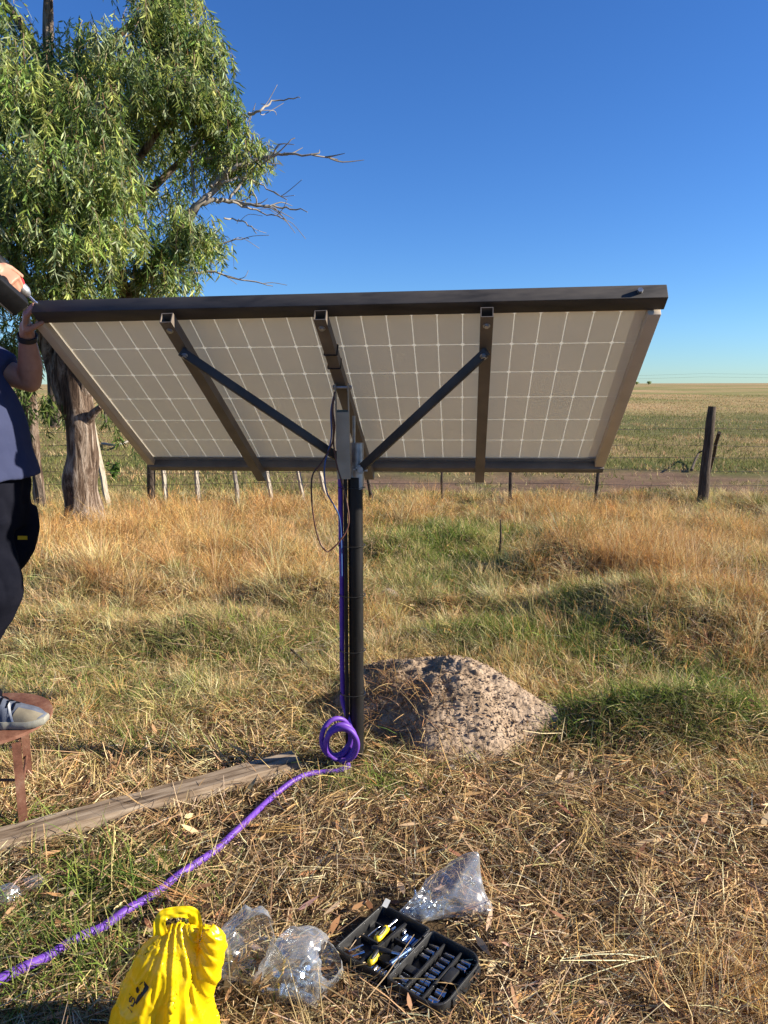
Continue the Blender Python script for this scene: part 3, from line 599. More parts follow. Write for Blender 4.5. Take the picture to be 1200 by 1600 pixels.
    link('twigs', np_mesh('twigs', TV, tq, np.repeat(pick([(.20, .13, .08), (.28, .20, .13), (.12, .07, .04)], nT), 12, 0)), M['dry_leaf'], t)
    # the bare limb sticking out of the crown
    def dead(pts, r0, Yd=None):
        r0 *= .74
        b = bmesh.new(); P = catmull(PX([(x, y, (Yd or Y - .35) + random.uniform(-.12, .12)) for x, y in pts]), 6)
        P = [p + Vector((random.gauss(0, .007), random.gauss(0, .007), random.gauss(0, .007))) for p in P]
        add_tube(b, P, list(np.linspace(r0, .0045, len(P))), 7, wob=.25, seed=pts[0][0], fs=8)
        m = len(P)
        for k in range(max(2, m // 4)):
            i = random.randint(m // 3, m - 2); d = (P[i + 1] - P[i]).normalized(); e = (d + Vector((random.gauss(0, .5), random.gauss(0, .4), random.gauss(0, .55)))).normalized()
            L_ = random.uniform(.08, .32); Q_ = [P[i], P[i] + e * L_ * .5, P[i] + (e + Vector((random.gauss(0, .3), 0, random.gauss(0, .3)))) * L_]
            add_tube(b, catmull(Q_, 3), [r0 * .3, .003], 5)
        bmesh_obj('dead_branch', b, M['twig'], t, sm=R(60))
    dead([(288, 340), (312, 318), (340, 290), (360, 265), (400, 250), (440, 242), (485, 243), (526, 249)], .055)
    dead([(290, 335), (320, 316), (360, 314), (400, 322), (440, 324), (480, 329)], .045)
    dead([(305, 305), (300, 265), (302, 230), (326, 214)], .022)
    dead([(330, 292), (365, 250), (390, 230), (380, 190)], .03)
    dead([(345, 285), (380, 278), (410, 290), (450, 313)], .02)
    dead([(358, 312), (390, 270), (425, 245), (460, 216)], .022)
    dead([(362, 315), (400, 330), (445, 342)], .018)
    dead([(350, 342), (380, 345), (400, 364)], .014)
    dead([(318, 400), (345, 382), (388, 371)], .018)
    dead([(300, 428), (330, 424), (370, 436), (425, 448)], .022)
    dead([(390, 178), (408, 172), (430, 157), (470, 152)], .022)
    dead([(300, 255), (335, 245), (380, 250)], .02)
gum_tree()

def slim_trunk():
    g = G(64, 800); t = empty('slim_trunk', (g.x, g.y, 0), 'slender broken pale trunk behind the man at the left edge', 'tree trunk'); Y = g.y
    bm = bmesh.new(); add_tube(bm, catmull([(g.x, Y, -.1)] + PX([(60, 760, Y), (55, 710, Y), (50, 665, Y), (46, 630, Y), (40, 595, Y)]), 6), [.075, .07, .065, .075, .10, .07], 14, wob=.25, seed=12, fs=4)
    bmesh_obj('trunk', bm, M['bark'], t, sm=R(60))
slim_trunk()
def far_tree():
    g = G(84, 668); Y = g.y; t = empty('far_tree', (g.x, Y, 0), 'distant gum with a thin dark trunk seen between the man and the big tree', 'tree')
    bm = bmesh.new(); add_tube(bm, catmull([(g.x, Y, -.2)] + PX([(84, 650, Y), (82, 620, Y), (80, 560, Y), (84, 500, Y)]), 5), [.25, .22, .2, .16, .1], 12, wob=.25, seed=13, fs=2)
    for a in ((40, 520), (120, 500)): add_tube(bm, catmull(PX([(81, 580, Y), ((a[0] + 81) / 2, 540, Y), (a[0], a[1], Y)]), 4), [.12, .08, .04], 8)
    bmesh_obj('trunk', bm, M['wood_dark'], t, sm=R(60))
    (v, q, c), _ = spray_leaves([(84, 500, Y, 40, 1), (50, 530, Y, 34, 1), (120, 520, Y, 36, 1), (90, 565, Y, 22, .6), (30, 570, Y, 26, .8)], 14, 1, 2.6, GUMPAL, 9)
    link('crown', np_mesh('crown', v, q, c), M['leaf'], t)
far_tree()
def weed(px, py, h, n, seed, label):
    g = onG(px, py); t = empty('leafy_weed', g, label, 'weed'); r_ = random.Random(seed); bm = bmesh.new(); P0, D, Ls, Ws = [], [], [], []
    for k in range(n):
        a = r_.random() * 6.28; e = Vector((math.cos(a) * .35, math.sin(a) * .35, 1)).normalized() * h * r_.uniform(.5, 1.1); P = catmull([g, g + e * .5 + Vector((0, 0, .03)), g + e], 4)
        add_tube(bm, P, [.005, .002], 5)
        for p in P[2:]:
            for j in range(3): P0.append(p); D.append((r_.gauss(0, 1), r_.gauss(0, 1), r_.gauss(.1, .4))); Ls.append(r_.uniform(.05, .10)); Ws.append(r_.uniform(.03, .05))
    bmesh_obj('stem', bm, M['wood_dark'], t)
    P0 = np.array(P0, float); D = unit(np.array(D, float)); m = len(P0); S = unit(np.cross(D, rng.standard_normal((m, 3)) * .4 + np.array([0, 0, 1.])))
    v, q, c = leaf_strip(P0, D, S, np.array(Ls), np.array(Ws), rng.normal(.1, .2, m), pick([(.08, .15, .03), (.06, .11, .025), (.11, .18, .04)], m))
    link('leaves', np_mesh('leaves', v, q, c), M['leaf'], t)
weed(178, 752, .38, 9, 3, 'bushy green broad leaved weed beside the gum tree trunk')

# ------------------------------------------------------------------ fence
def post(name, base, top, r0, r1, m, label, cat, group=None, n=9, sides=None):
    o = bmesh.new(); b = Vector(base); tp = Vector(top); d = tp - b; b2 = b - d.normalized() * .15
    P = [b2 + (tp - b2) * (k / 7) + Vector((random.gauss(0, .004), random.gauss(0, .004), 0)) * (k > 0) for k in range(8)]
    if sides: add_tube(o, P, list(np.linspace(r0, r1, 8)), 4, wob=.12, seed=random.random() * 50, fs=5)
    else: add_tube(o, P, list(np.linspace(r0, r1, 8)), 14, wob=.3, seed=random.random() * 50, fs=7)
    me = bpy.data.meshes.new(name); bmesh.ops.recalc_face_normals(o, faces=o.faces); o.to_mesh(me); o.free(); smooth(me, R(40))
    ob = link(name, me, m); tag(ob, label, cat, group); return ob
FG = 'posts of the wire fence'
p1 = onG(1096, 793); post('fence_post', p1, at(1113, 635, p1.y), .075, .056, M['wood_dark'], 'thick dark wooden fence post standing alone at the right', 'fence post', FG)
p2 = onG(1106, 775); post('leaning_stake', p2 + Vector((0, .12, 0)), at(1123, 676, p1.y + .05), .02, .024, M['wood_dark'], 'thin rusty stake leaning on the thick dark fence post', 'stake')
FY = p1.y
FENCE = [((238, 790), (234, 690), .062, 'wood_dark', 'thick dark fence post below the lower left corner of the panel'),
         ((259, 787), (249, 660), .036, 'wood_pale', 'pale square dropper just right of the dark post below the panel corner'),
         ((311, 786), (301, 655), .036, 'wood_pale', 'pale fence dropper second to the right of the thick dark post'),
         ((373, 783), (356, 660), .036, 'wood_pale', 'tilted pale dropper just left of the end of the panel left rail'),
         ((426, 781), (405, 660), .034, 'wood_pale', 'tilted pale dropper right of the end of the panel left rail'),
         ((477, 777), (449, 660), .034, 'wood_pale', 'most tilted pale dropper between the left rail end and hanging wires'),
         ((512, 772), (484, 660), .032, 'wood_pale', 'pale dropper behind the hanging brown and blue wires'),
         ((582, 762), (566, 690), .030, 'wood_dark', 'dark dropper right behind the top of the panel pole'),
         ((691, 757), (692, 670), .018, 'wood_dark', 'thin iron dropper below the panel right brace'),
         ((797, 760), (800, 675), .024, 'wood_dark', 'thin dark dropper right of the end of the panel right rail'),
         ((930, 770), (941, 690), .028, 'wood_dark', 'dark leaning dropper below the lower right corner of the panel')]
for (bx, by), (tx, ty), r, mt, lb in FENCE:
    gb = at(bx, by, FY + .25); gb.z = gzf(gb.x, gb.y) - .02; post('fence_post' if r > .05 else 'fence_dropper', gb, at(tx, ty, FY + .25), r, r * .9, M[mt], lb, 'fence post', FG, sides=(mt == 'wood_pale'))
gl = at(171, 803, 10.2); gl.z = gzf(gl.x, gl.y); post('fence_dropper', gl, at(144, 661, 10.4), .042, .040, M['wood_pale'], 'sun bleached plank leaning beside the gum tree trunk', 'fence post', FG, sides=1)
gl = at(69, 816, 9.6); gl.z = gzf(gl.x, gl.y); post('fence_dropper', gl, at(50, 690, 9.9), .045, .045, M['wood_dark'], 'dark leaning plank at the left between man and gum tree', 'fence post', FG, sides=1)
for k, (x0, y0, x1, y1) in enumerate([(143, 668, 139, 622), (166, 672, 163, 630)]):
    q = G(x0, y0); post('far_post', (q.x, q.y, gzf(q.x, q.y)), at(x1, y1, q.y), .05, .045, M['wood_dark'], ['far thin fence post seen just right of the gum trunk', 'far thin fence post touching the panel left edge'][k], 'fence post', 'far fence posts behind the gum tree')
def wires():
    for k, (z, lb) in enumerate([(1.06, 'top strand of the paddock fence'), (.86, 'second strand of the paddock fence'), (.68, 'third strand of the paddock fence'), (.48, 'fourth strand of the paddock fence'), (.30, 'lowest strand of the paddock fence')]):
        bm = bmesh.new(); P = [Vector((x, FY + .19 + .02 * math.sin(x * 2), z + .012 * math.sin(x * 1.7 + k) + .02 * math.sin(x * .5 + k * 2))) for x in np.arange(-9, 12.1, .5)]
        add_tube(bm, P, .0032, 5); tag(bmesh_obj('fence_wire', bm, M['fence_wire'], None, sm=R(80)), 'thin wire, ' + lb, 'wire', 'fence wires')
wires()
def overhead():
    for k, (y0, y1) in enumerate([(586, 583), (590.5, 588.5)]):
        bm = bmesh.new(); a = at(300, y0 + 5, 430); b = at(1500, y1 - 3, 430); P = [a.lerp(b, t) - Vector((0, 0, 1.1 * math.sin(math.pi * ((t * 3) % 1)))) for t in np.linspace(0, 1, 61)]
        add_tube(bm, P, .035, 5); tag(bmesh_obj('power_line', bm, M['fence_wire'], None), ['upper', 'lower'][k] + ' thin power line above the horizon at the right', 'power line', 'power lines')
overhead()
def far_bush(px, s, lb):
    p = at(px, 601, 620); p.z = gzf(p.x, p.y); t = empty('far_bush', p, lb, 'bush', 'far trees on the horizon'); bm = bmesh.new()
    add_tube(bm, [p, p + Vector((0, 0, 1.2 * s))], [.2, .1], 6); bmesh_obj('trunk', bm, M['wood_dark'], t)
    n = 260; r_ = np.random.default_rng(int(px)); P0 = np.array(p) + r_.standard_normal((n, 3)) * np.array([.75, .75, .55]) * s + np.array([0, 0, 1.9 * s]); D = unit(r_.standard_normal((n, 3))); S = unit(np.cross(D, r_.standard_normal((n, 3))))
    v, q, c = leaf_strip(P0, D, S, np.full(n, .8 * s), np.full(n, .35 * s), np.zeros(n), pick(GUMPAL, n)); link('crown', np_mesh('crown', v, q, c), M['leaf'], t)
far_bush(995, .8, 'left one of two tiny trees on the horizon beside the panel'); far_bush(1014, .95, 'right one of two tiny trees on the horizon beside the panel')

# ------------------------------------------------------------------ solar panel on its pole
PC = Vector((-.1265, 3.244, 1.6397)); PR = Euler((R(-34.254), R(-.42), R(-6.18)), 'XYZ').to_matrix()
def PL(u, v, w): return PC + PR @ Vector((u, v, w))
PN = PR @ Vector((0, 0, 1))
def panel_mat():
    m, nt, out = new_mat('panel_back'); L = nt.links.new
    uv = nd(nt, 'ShaderNodeAttribute'); uv.attribute_name = 'Loc'
    sx = nd(nt, 'ShaderNodeSeparateXYZ'); L(uv.outputs['Vector'], sx.inputs[0])
    cw, ch = 2.218 / 24, 1.086 / 6
    def cell(o, size):                            # distance from the nearest cell border, metres
        f = math_(nt, 'FRACT', math_(nt, 'ADD', math_(nt, 'DIVIDE', o, size), 200.0)); return math_(nt, 'MULTIPLY', math_(nt, 'MINIMUM', f, math_(nt, 'SUBTRACT', 1.0, f)), size)
    dx = cell(sx.outputs[0], cw); dy = cell(sx.outputs[1], ch)
    line = math_(nt, 'MAXIMUM', math_(nt, 'LESS_THAN', dx, .0018), math_(nt, 'LESS_THAN', dy, .0019))
    dia = math_(nt, 'LESS_THAN', math_(nt, 'ADD', dx, dy), .0105); line = math_(nt, 'MAXIMUM', line, dia)
    edge = math_(nt, 'MAXIMUM', math_(nt, 'GREATER_THAN', math_(nt, 'ABSOLUTE', sx.outputs[0]), 1.110), math_(nt, 'GREATER_THAN', math_(nt, 'ABSOLUTE', sx.outputs[1]), .5445)); line = math_(nt, 'MAXIMUM', line, edge)
    n = nd(nt, 'ShaderNodeTexNoise', Scale=3.5, Detail=4); L(uv.outputs['Vector'], n.inputs[0])
    mp = nd(nt, 'ShaderNodeMapping'); mp.inputs['Scale'].default_value = (1, 6, 1); L(uv.outputs['Vector'], mp.inputs[0])
    n2 = nd(nt, 'ShaderNodeTexNoise', Scale=5, Detail=6, Roughness=.7); L(mp.outputs[0], n2.inputs[0])
    c = ramp(nt, n.outputs[0], [(.35, (.80, .765, .685)), (.65, (.85, .815, .735))])
    c = mixc(nt, ramp(nt, n2.outputs[0], [(.62, (0, 0, 0)), (.85, (.35, .35, .35))]), c, (.55, .50, .42))
    c = mixc(nt, line, c, (.92, .90, .82))
    p = nd(nt, 'ShaderNodeBsdfPrincipled', Roughness=.32); p.inputs['Specular IOR Level'].default_value = .35; L(c, p.inputs['Base Color'])
    tr = nd(nt, 'ShaderNodeBsdfTranslucent', Color=(.92, .88, .72, 1)); mx = nd(nt, 'ShaderNodeMixShader'); L(math_(nt, 'MULTIPLY_ADD', line, .22, .055), mx.inputs[0]); L(p.outputs[0], mx.inputs[1]); L(tr.outputs[0], mx.inputs[2])
    gm = nd(nt, 'ShaderNodeNewGeometry'); fr = nd(nt, 'ShaderNodeBsdfPrincipled', Roughness=.12); L(mixc(nt, line, (.012, .015, .03), (.75, .75, .72)), fr.inputs['Base Color'])
    m3 = nd(nt, 'ShaderNodeMixShader'); L(gm.outputs['Backfacing'], m3.inputs[0]); L(mx.outputs[0], m3.inputs[1])
    m4 = nd(nt, 'ShaderNodeMixShader'); L(math_(nt, 'MULTIPLY', line, .5), m4.inputs[0]); L(fr.outputs[0], m4.inputs[1]); L(tr.outputs[0], m4.inputs[2]); L(m4.outputs[0], m3.inputs[2])
    L(m3.outputs[0], out.inputs[0]); return m
M['panel'] = panel_mat()
M['cells'] = surf('dark_cells', [(.3, (.008, .010, .022)), (.7, (.014, .018, .035))], 12, rough=.12, bump=0, spec=.6)

def solar():
    base = Vector((-.125, 3.12, 0)); base.z = gzf(base.x, base.y)
    t = empty('solar_panel_stand', base, 'large tilted solar panel seen from behind, on a black pole with brown steel frame', 'solar panel')
    # the module: a back sheet, the dark front and an aluminium lip
    nu, nv = 2, 2; bm = bmesh.new(); vs = [bm.verts.new(PL(u, v, .002)) for u, v in ((-1.125, -.555), (1.125, -.555), (1.125, .555), (-1.125, .555))]; bm.faces.new(vs[::-1])
    me = bpy.data.meshes.new('back_sheet'); bm.to_mesh(me); bm.free()
    a = me.attributes.new('Loc', 'FLOAT_VECTOR', 'POINT'); a.data.foreach_set('vector', [c for u, v in ((-1.125, -.555), (1.125, -.555), (1.125, .555), (-1.125, .555)) for c in (u, v, 0)])
    link('back_sheet', me, M['panel'], t)
    bm = bmesh.new()
    for (a_, b_) in (((-1.139, -.561), (1.139, -.561)), ((-1.139, .561), (1.139, .561))): add_bar(bm, PL(*a_, .008), PL(*b_, .008), .012, .036, up=PN)
    for u in (-1.133, 1.133): add_bar(bm, PL(u, -.554, .008), PL(u, .554, .008), .012, .036, up=PN)
    bmesh_obj('module_frame', bm, M['rail_primer'], t)
    bm = bmesh.new(); add_bar(bm, PL(-1.128, .5385, -.004), PL(1.128, .5385, -.004), .030, .0035, up=PN); bmesh_obj('frame_flange', bm, M['alum'], t)
    def tube(nm, a_, b_, w, h, mt='steel', bev=.003, hollow=0):
        bm = bmesh.new()
        if hollow: add_hollow(bm, a_, b_, w, h, hollow, up=PN)
        else: add_bar(bm, a_, b_, w, h, up=PN, bev=bev)
        return bmesh_obj(nm, bm, M[mt], t, sm=R(35))
    tr = tube('top_rail', PL(-1.124, -.601, -.004), PL(1.152, -.604, .006), .064, .056, 'top_steel')
    br = tube('bottom_rail', PL(-1.142, .577, -.024), PL(1.142, .577, -.024), .045, .042)
    tube('side_rail', PL(-1.128, -.566, -.020), PL(-1.128, .554, -.020), .038, .034, 'rail_primer'); tube('side_rail', PL(1.121, -.566, -.020), PL(1.121, .554, -.020), .045, .034, 'rail_primer')
    bm = bmesh.new(); add_cyl(bm, PL(1.060, -.635, .004), PL(1.060, -.647, .004), .010, n=6); bmesh_obj('bolt', bm, M['galv'], tr)
    rails = []
    for u, u1, v0, v1 in ((-.598, -.556, -.632, .625), (-.036, .004, -.632, .60), (.546, .549, -.632, .625)):
        r = tube('cross_rail', PL(u, v0, -.0675), PL(u1, v1, -.0675), .044, .042, hollow=.003); rails.append(r)
        bm = bmesh.new(); add_cyl(bm, PL(u, -.585, -.088), PL(u, -.585, -.096), .009, n=6); add_cyl(bm, PL(u, -.585, -.0885), PL(u, -.585, -.0905), .013, n=16); bmesh_obj('bolt', bm, M['galv'], r)
    # braces
    S0 = Vector((-.125, 3.12, 0))
    for a_, b_ in ((PL(-.590, -.485, -.105), at(533, 718, 3.075)), (PL(.552, -.462, -.105), at(566, 730, 3.075))):
        bm = bmesh.new(); add_bar(bm, a_, b_, .034, .022, up=Vector((0, -1, .4)), bev=.003); b = bmesh_obj('brace', bm, M['steel_dark'], t, sm=R(35))
        bm = bmesh.new(); d = (b_ - a_).normalized() * .018; nrm = Vector((0, -.9, -.25)).normalized() * .0; q = a_ + d; w_ = -PN
        add_cyl(bm, q + w_ * .006, q + w_ * .018, .010, n=6); add_cyl(bm, q + w_ * .006, q + w_ * .013, .014, n=16); bmesh_obj('bolt', bm, M['galv'], b)
    # pole and head
    z1 = at(554, 745, 3.12).z; bm = bmesh.new(); add_tube(bm, [(-.123, 3.12, -.35), (-.123, 3.12, .0), (-.122, 3.12, .6), (-.122, 3.12, z1)], .032, 28, wob=.02, fs=9); bmesh_obj('pole', bm, M['black_pipe'], t, sm=R(50))
    sx = at(558, 720, 3.12).x; bm = bmesh.new(); add_cyl(bm, (sx, 3.12, z1 - .05), (sx, 3.12, at(558, 692, 3.12).z), .0285, n=26); sl = bmesh_obj('pole_sleeve', bm, M['galv'], t, sm=R(40))
    a_ = at(553, 692, 3.11); bm = bmesh.new(); add_cyl(bm, a_, at(553, 650, 3.10), .007, n=10); bmesh_obj('adjuster_rod', bm, M['galv'], t, sm=R(40))
    bm = bmesh.new(); c_ = at(563, 733, 3.075); add_cyl(bm, c_ + Vector((0, .02, 0)), c_ + Vector((0, -.02, 0)), .013, n=6); add_cyl(bm, c_ + Vector((0, -.0, 0)), c_ + Vector((0, -.009, 0)), .019, n=18)
    add_bar(bm, c_ + Vector((-.03, .006, 0)), c_ + Vector((.03, .006, -.006)), .03, .006, up=Vector((0, 0, 1))); bmesh_obj('clamp', bm, M['galv'], sl)
    # grey fork that carries the middle rail
    top = at(534, 600, 2.99); bot = at(538, 746, 3.05); ax = (top - bot).normalized(); sd = Vector((1, 0, 0)); ln = (top - bot).length
    bm = bmesh.new(); add_hollow(bm, bot, bot + ax * ln * .72, .054, .052, .003, up=Vector((0, -1, 0)))
    for s in (-1, 1): add_bar(bm, bot + ax * ln * .72 + sd * s * .0255, top + sd * s * .0255, .052, .004, up=sd)
    bmesh_obj('rail_fork', bm, M['greysteel'], t)
    bm = bmesh.new(); q = bot + ax * ln * .965; add_cyl(bm, q - sd * .036, q + sd * .040, .006, n=10); add_cyl(bm, q + sd * .028, q + sd * .036, .011, n=6); add_cyl(bm, q - sd * .036, q - sd * .029, .011, n=6); bmesh_obj('bolt', bm, M['galv'], t)
    # black conduit clipped to the pole and cable ties
    bm = bmesh.new(); add_tube(bm, [(-.123 - .041, 3.10, .02), (-.123 - .041, 3.10, .7), (-.123 - .040, 3.10, z1)], .0085, 10); bmesh_obj('conduit', bm, M['black_pipe'], t, sm=R(50))
    for z in (1.27, 1.02, .80, .55, .35):
        bm = bmesh.new(); P = [Vector((-.138 + .056 * math.cos(k * math.tau / 24), 3.112 + .045 * math.sin(k * math.tau / 24), z)) for k in range(25)]
        for k in range(24): add_bar(bm, P[k], P[k + 1], .005, .0016, up=Vector((0, 0, 1)))
        bmesh_obj('cable_tie', bm, M['black_plastic'], t)
    for v in (-.43, -.345):
        bm = bmesh.new(); Q_ = [PL(-.029 + a * .024, v, -.0675 + b * .023) for a, b in ((-1, -1), (1, -1), (1, 1), (-1, 1))]
        for k in range(4): add_bar(bm, Q_[k], Q_[(k + 1) % 4], .006, .002, up=PR @ Vector((0, 1, 0)))
        bmesh_obj('cable_tie', bm, M['black_plastic'], rails[1])
solar()

def cables():
    def tubeobj(nm, P, r, m, lb, cat='cable', n=12, k=8): 
        bm = bmesh.new(); add_tube(bm, catmull(P, k), r, n); return tag(bmesh_obj(nm, bm, M[m], None, sm=R(60)), lb, cat)
    px = -.123 - .041 - .0085 - .0115
    up = [at(531, 660, 3.10), at(529, 690, 3.10)] + [Vector((px + .0015 * math.sin(z * 9), 3.122, z)) for z in (1.30, 1.1, .9, .7, .5, .36, .30)]
    P = list(up); cc = Vector((-.205, 3.05, .155))
    for k in range(int(4 * 12) + 5):
        a = R(20) - k * math.tau / 12; j = k / 12
        q_ = [(0, 0, 1, 0), (-.010, .012, .96, .02), (.022, -.018, .92, -.012), (.010, -.006, 1.06, .03), (.026, -.012, 1.0, .01), (.02, 0, 1, 0)]; j0 = min(int(j), 4); fj = j - j0; ox, oz, sc, oy = (q_[j0][m_] * (1 - fj) + q_[j0 + 1][m_] * fj for m_ in range(4))
        P.append(cc + Vector((ox + .064 * sc * math.cos(a), oy - .010 * j + .01 + .035 * math.cos(a + .5 * j), oz + .092 * sc * math.sin(a) + .3 * ox * math.cos(a))))
    tail = TAIL
    for x_, y_ in tail[:-4]: P.append(onG(x_, y_, .030 + .005 * math.sin(x_ * .07)))
    for x_, y_ in tail[-4:]: P.append(onG(x_, y_, .030))
    tubeobj('purple_conduit', P, [.0108] * 70 + list(np.linspace(.0112, .0155, 20)), 'purple', 'purple cable running up the pole, coiled at its foot and trailing left over the straw', n=12, k=6)
    tubeobj('brown_wire', PX([(523, 612, 2.96), (519, 640, 2.95), (521, 680, 2.96), (516, 700, 2.97), (500, 726, 2.95), (488, 744, 2.93), (487, 780, 2.93), (492, 820, 2.93), (500, 848, 2.93), (508, 860, 2.93), (506, 856, 2.92), (512, 862, 2.93), (525, 852, 2.94), (540, 832, 2.96), (545, 812, 2.97), (541, 780, 2.98), (533, 750, 2.98), (526, 725, 2.98), (521, 690, 2.98), (523, 665, 2.97), (520, 640, 2.97), (524, 612, 2.98)]), .0034, 'brown_wire', 'thin brown wire hanging in a loop left of the pole', 'wire', 7, 5)
    tubeobj('blue_wire', PX([(521, 620, 2.99), (517, 645, 2.97), (518, 680, 2.98), (513, 705, 2.98), (508, 722, 2.97), (507, 745, 2.97), (511, 770, 2.97), (522, 790, 2.99), (530, 808, 3.02), (533, 840, 3.07), (534, 900, 3.07)]), .0032, 'blue_wire', 'thin blue wire dropping from the middle rail to the pole', 'wire', 7, 5)
cables()

# ------------------------------------------------------------------ earth mound, stones, sticks, board
def mound_mat():
    m, nt, out = new_mat('dug_earth'); L = nt.links.new
    geo = nd(nt, 'ShaderNodeNewGeometry'); n1 = nd(nt, 'ShaderNodeTexNoise', Scale=16, Detail=9, Roughness=.7); L(geo.outputs['Position'], n1.inputs[0])
    n3 = nd(nt, 'ShaderNodeTexNoise', Scale=3.5, Detail=3); L(geo.outputs['Position'], n3.inputs[0])
    v = nd(nt, 'ShaderNodeTexVoronoi', Scale=42); L(geo.outputs['Position'], v.inputs[0])
    c = ramp(nt, math_(nt, 'MULTIPLY_ADD', n1.outputs[0], .6, math_(nt, 'MULTIPLY', n3.outputs[0], .4)), [(.34, (.14, .098, .066)), (.5, (.30, .22, .152)), (.66, (.45, .345, .255))])
    p = nd(nt, 'ShaderNodeBsdfPrincipled', Roughness=.95); p.inputs['Specular IOR Level'].default_value = .05; L(c, p.inputs['Base Color'])
    b = nd(nt, 'ShaderNodeBump', Strength=.9, Distance=.02); L(math_(nt, 'SUBTRACT', n1.outputs[0], math_(nt, 'MULTIPLY', v.outputs['Distance'], .5)), b.inputs['Height']); L(b.outputs[0], p.inputs['Normal'])
    L(p.outputs[0], out.inputs[0]); return m
M['earth'] = mound_mat()
def mound():
    cx, cy = MOUND; n, m = 90, 200; r_ = np.linspace(0, 1.12, n)[:, None]; a = np.linspace(0, 2 * np.pi, m, endpoint=False)[None, :]
    x = cx + r_ * .60 * np.cos(a) * (1 + .08 * np.sin(2 * a + 1)); y = cy + r_ * .50 * np.sin(a)
    h = .26 * np.clip(1 - (r_ * (1 + .13 * np.sin(2 * a + .6) + .07 * np.sin(5 * a) + .05 * np.sin(9 * a + 2))) ** 2.0, -.1, 1) * (1 + .10 * np.cos(a + .4)) * (1 + 0 * a)
    ridge = .048 * fbm(x / .24, y / .24, 5, 5) + .010 * np.abs(fbm(x / .06, y / .06, 15, 3)) + .0045 * vnoise(x / .022, y / .022, 25)
    z = gz(x.ravel(), y.ravel()).reshape(n, m) + h + ridge * np.clip(1.25 - r_, 0, 1) * 1.5 - .02 * (r_ > 1.0)
    V = np.stack([x.ravel(), y.ravel(), z.ravel()], 1); idx = np.arange(n * m).reshape(n, m); nx = np.roll(idx, -1, 1)
    q = np.stack([idx[:-1], nx[:-1], nx[1:], idx[1:]], -1).reshape(-1, 4)
    # clods lying on it
    P = [(V, q, None)]; vs = [V]; qs = [q]; o = len(V)
    ico = bmesh.new(); bmesh.ops.create_cube(ico, size=1.6); bmesh.ops.subdivide_edges(ico, edges=ico.edges[:], cuts=2, use_grid_fill=True)
    iv = np.array([v.co[:] for v in ico.verts]); iv = iv / np.linalg.norm(iv, axis=1, keepdims=True); iq = np.array([[v.index for v in f.verts] for f in ico.faces]); ico.free()
    cv = np.array([[x_, y_, z_] for x_ in (-1, 1) for y_ in (-1, 1) for z_ in (-1, 1)]) * .7; cq = np.array([[0, 1, 3, 2], [4, 6, 7, 5], [0, 4, 5, 1], [2, 3, 7, 6], [0, 2, 6, 4], [1, 5, 7, 3]])
    for k in range(2300):
        rr = min(rng.random() ** .6 * 1.12, 1.1); aa = rng.random() * 6.283; X = cx + rr * .60 * math.cos(aa); Y = cy + rr * .5 * math.sin(aa); i = int(rr / 1.12 * (n - 1)); j = int(aa / 6.2832 * m) % m
        s = min(rng.lognormal(-6.0, .55), .02) if k > 40 else rng.uniform(.012, .026); sc = s * rng.uniform(.6, 1.4, 3) * np.array([1, 1, .75]); nn = 1 + .42 * vnoise(iv[:, 0] * 2.2 + k * 7, iv[:, 1] * 2.2 + iv[:, 2] * 1.7, k)
        vs.append(iv * nn[:, None] * sc + V[i * m + j] + np.array([0, 0, s * (.1 if k > 40 else -.25)])); qs.append(iq + o); o += len(iv)
    for k in range(5200):                          # crumbs, many of them rolled out past the foot of the heap
        rr = abs(rng.normal(.85, .30)); aa = rng.random() * 6.283; X = cx + rr * .60 * math.cos(aa); Y = cy + rr * .5 * math.sin(aa)
        zc = V[int(rr / 1.12 * (n - 1)) * m + int(aa / 6.2832 * m) % m][2] if rr < 1.05 else gzf(X, Y) + .004
        s = min(rng.lognormal(-5.75, .45), .011); vs.append(cv * (1 + .35 * rng.standard_normal((8, 1))) * s * rng.uniform(.6, 1.3, 3) + np.array([X, Y, zc])); qs.append(cq + o); o += 8
    me = np_mesh('dirt_mound', np.concatenate(vs), np.concatenate(qs)); smooth(me, R(35)); ob = link('dirt_mound', me, M['earth']); tag(ob, 'heap of freshly dug pinkish earth beside the pole', 'dirt mound')
    # trailing dead roots over its left flank
    nS = 1100; ang = rng.normal(3.85, .5, nS); rr = rng.uniform(.35, 1.05, nS); X = cx + rr * .6 * np.cos(ang); Y = cy + rr * .5 * np.sin(ang); i = (rr / 1.12 * (n - 1)).astype(int); j = (ang / 6.2832 * m).astype(int) % m
    A = blades(V[i * m + j] + np.array([0, 0, .004]), rng.random(nS) * 6.28, rng.uniform(R(30), R(95), nS), rng.normal(R(40), R(30), nS), rng.uniform(.05, .16, nS), rng.uniform(.002, .0035, nS), pick([(.34, .20, .09), (.22, .12, .06), (.46, .32, .16), (.14, .08, .045)], nS), 3, .3)[:3]
    tag(link('dead_roots', np_mesh('dead_roots', *A), M['grass']), 'dry brown roots and stalks over the left flank of the earth heap', 'roots', kind='stuff')
mound()
def stone(px, py, r, seed, lb):
    bm = bmesh.new(); add_ell(bm, (0, 0, 0), (r, r * .8, r * .6), sub=4); g = onG(px, py)
    for v in bm.verts: v.co *= 1 + .3 * mnoise.noise(v.co / r * 1.1 + Vector((seed, 0, 0))) + .08 * mnoise.noise(v.co / r * 4 + Vector((seed, 3, 0)))
    for v in bm.verts: v.co += g + Vector((0, 0, r * .38))
    tag(bmesh_obj('stone', bm, M['rock'], None, sm=R(50)), lb, 'stone')
stone(606, 938, .085, 2, 'pale stone lying in the grass behind the pole'); stone(742, 1188, .035, 5, 'small pinkish stone in front of the earth heap'); stone(703, 1205, .025, 8, 'smallest stone lying at the near foot of the earth heap')
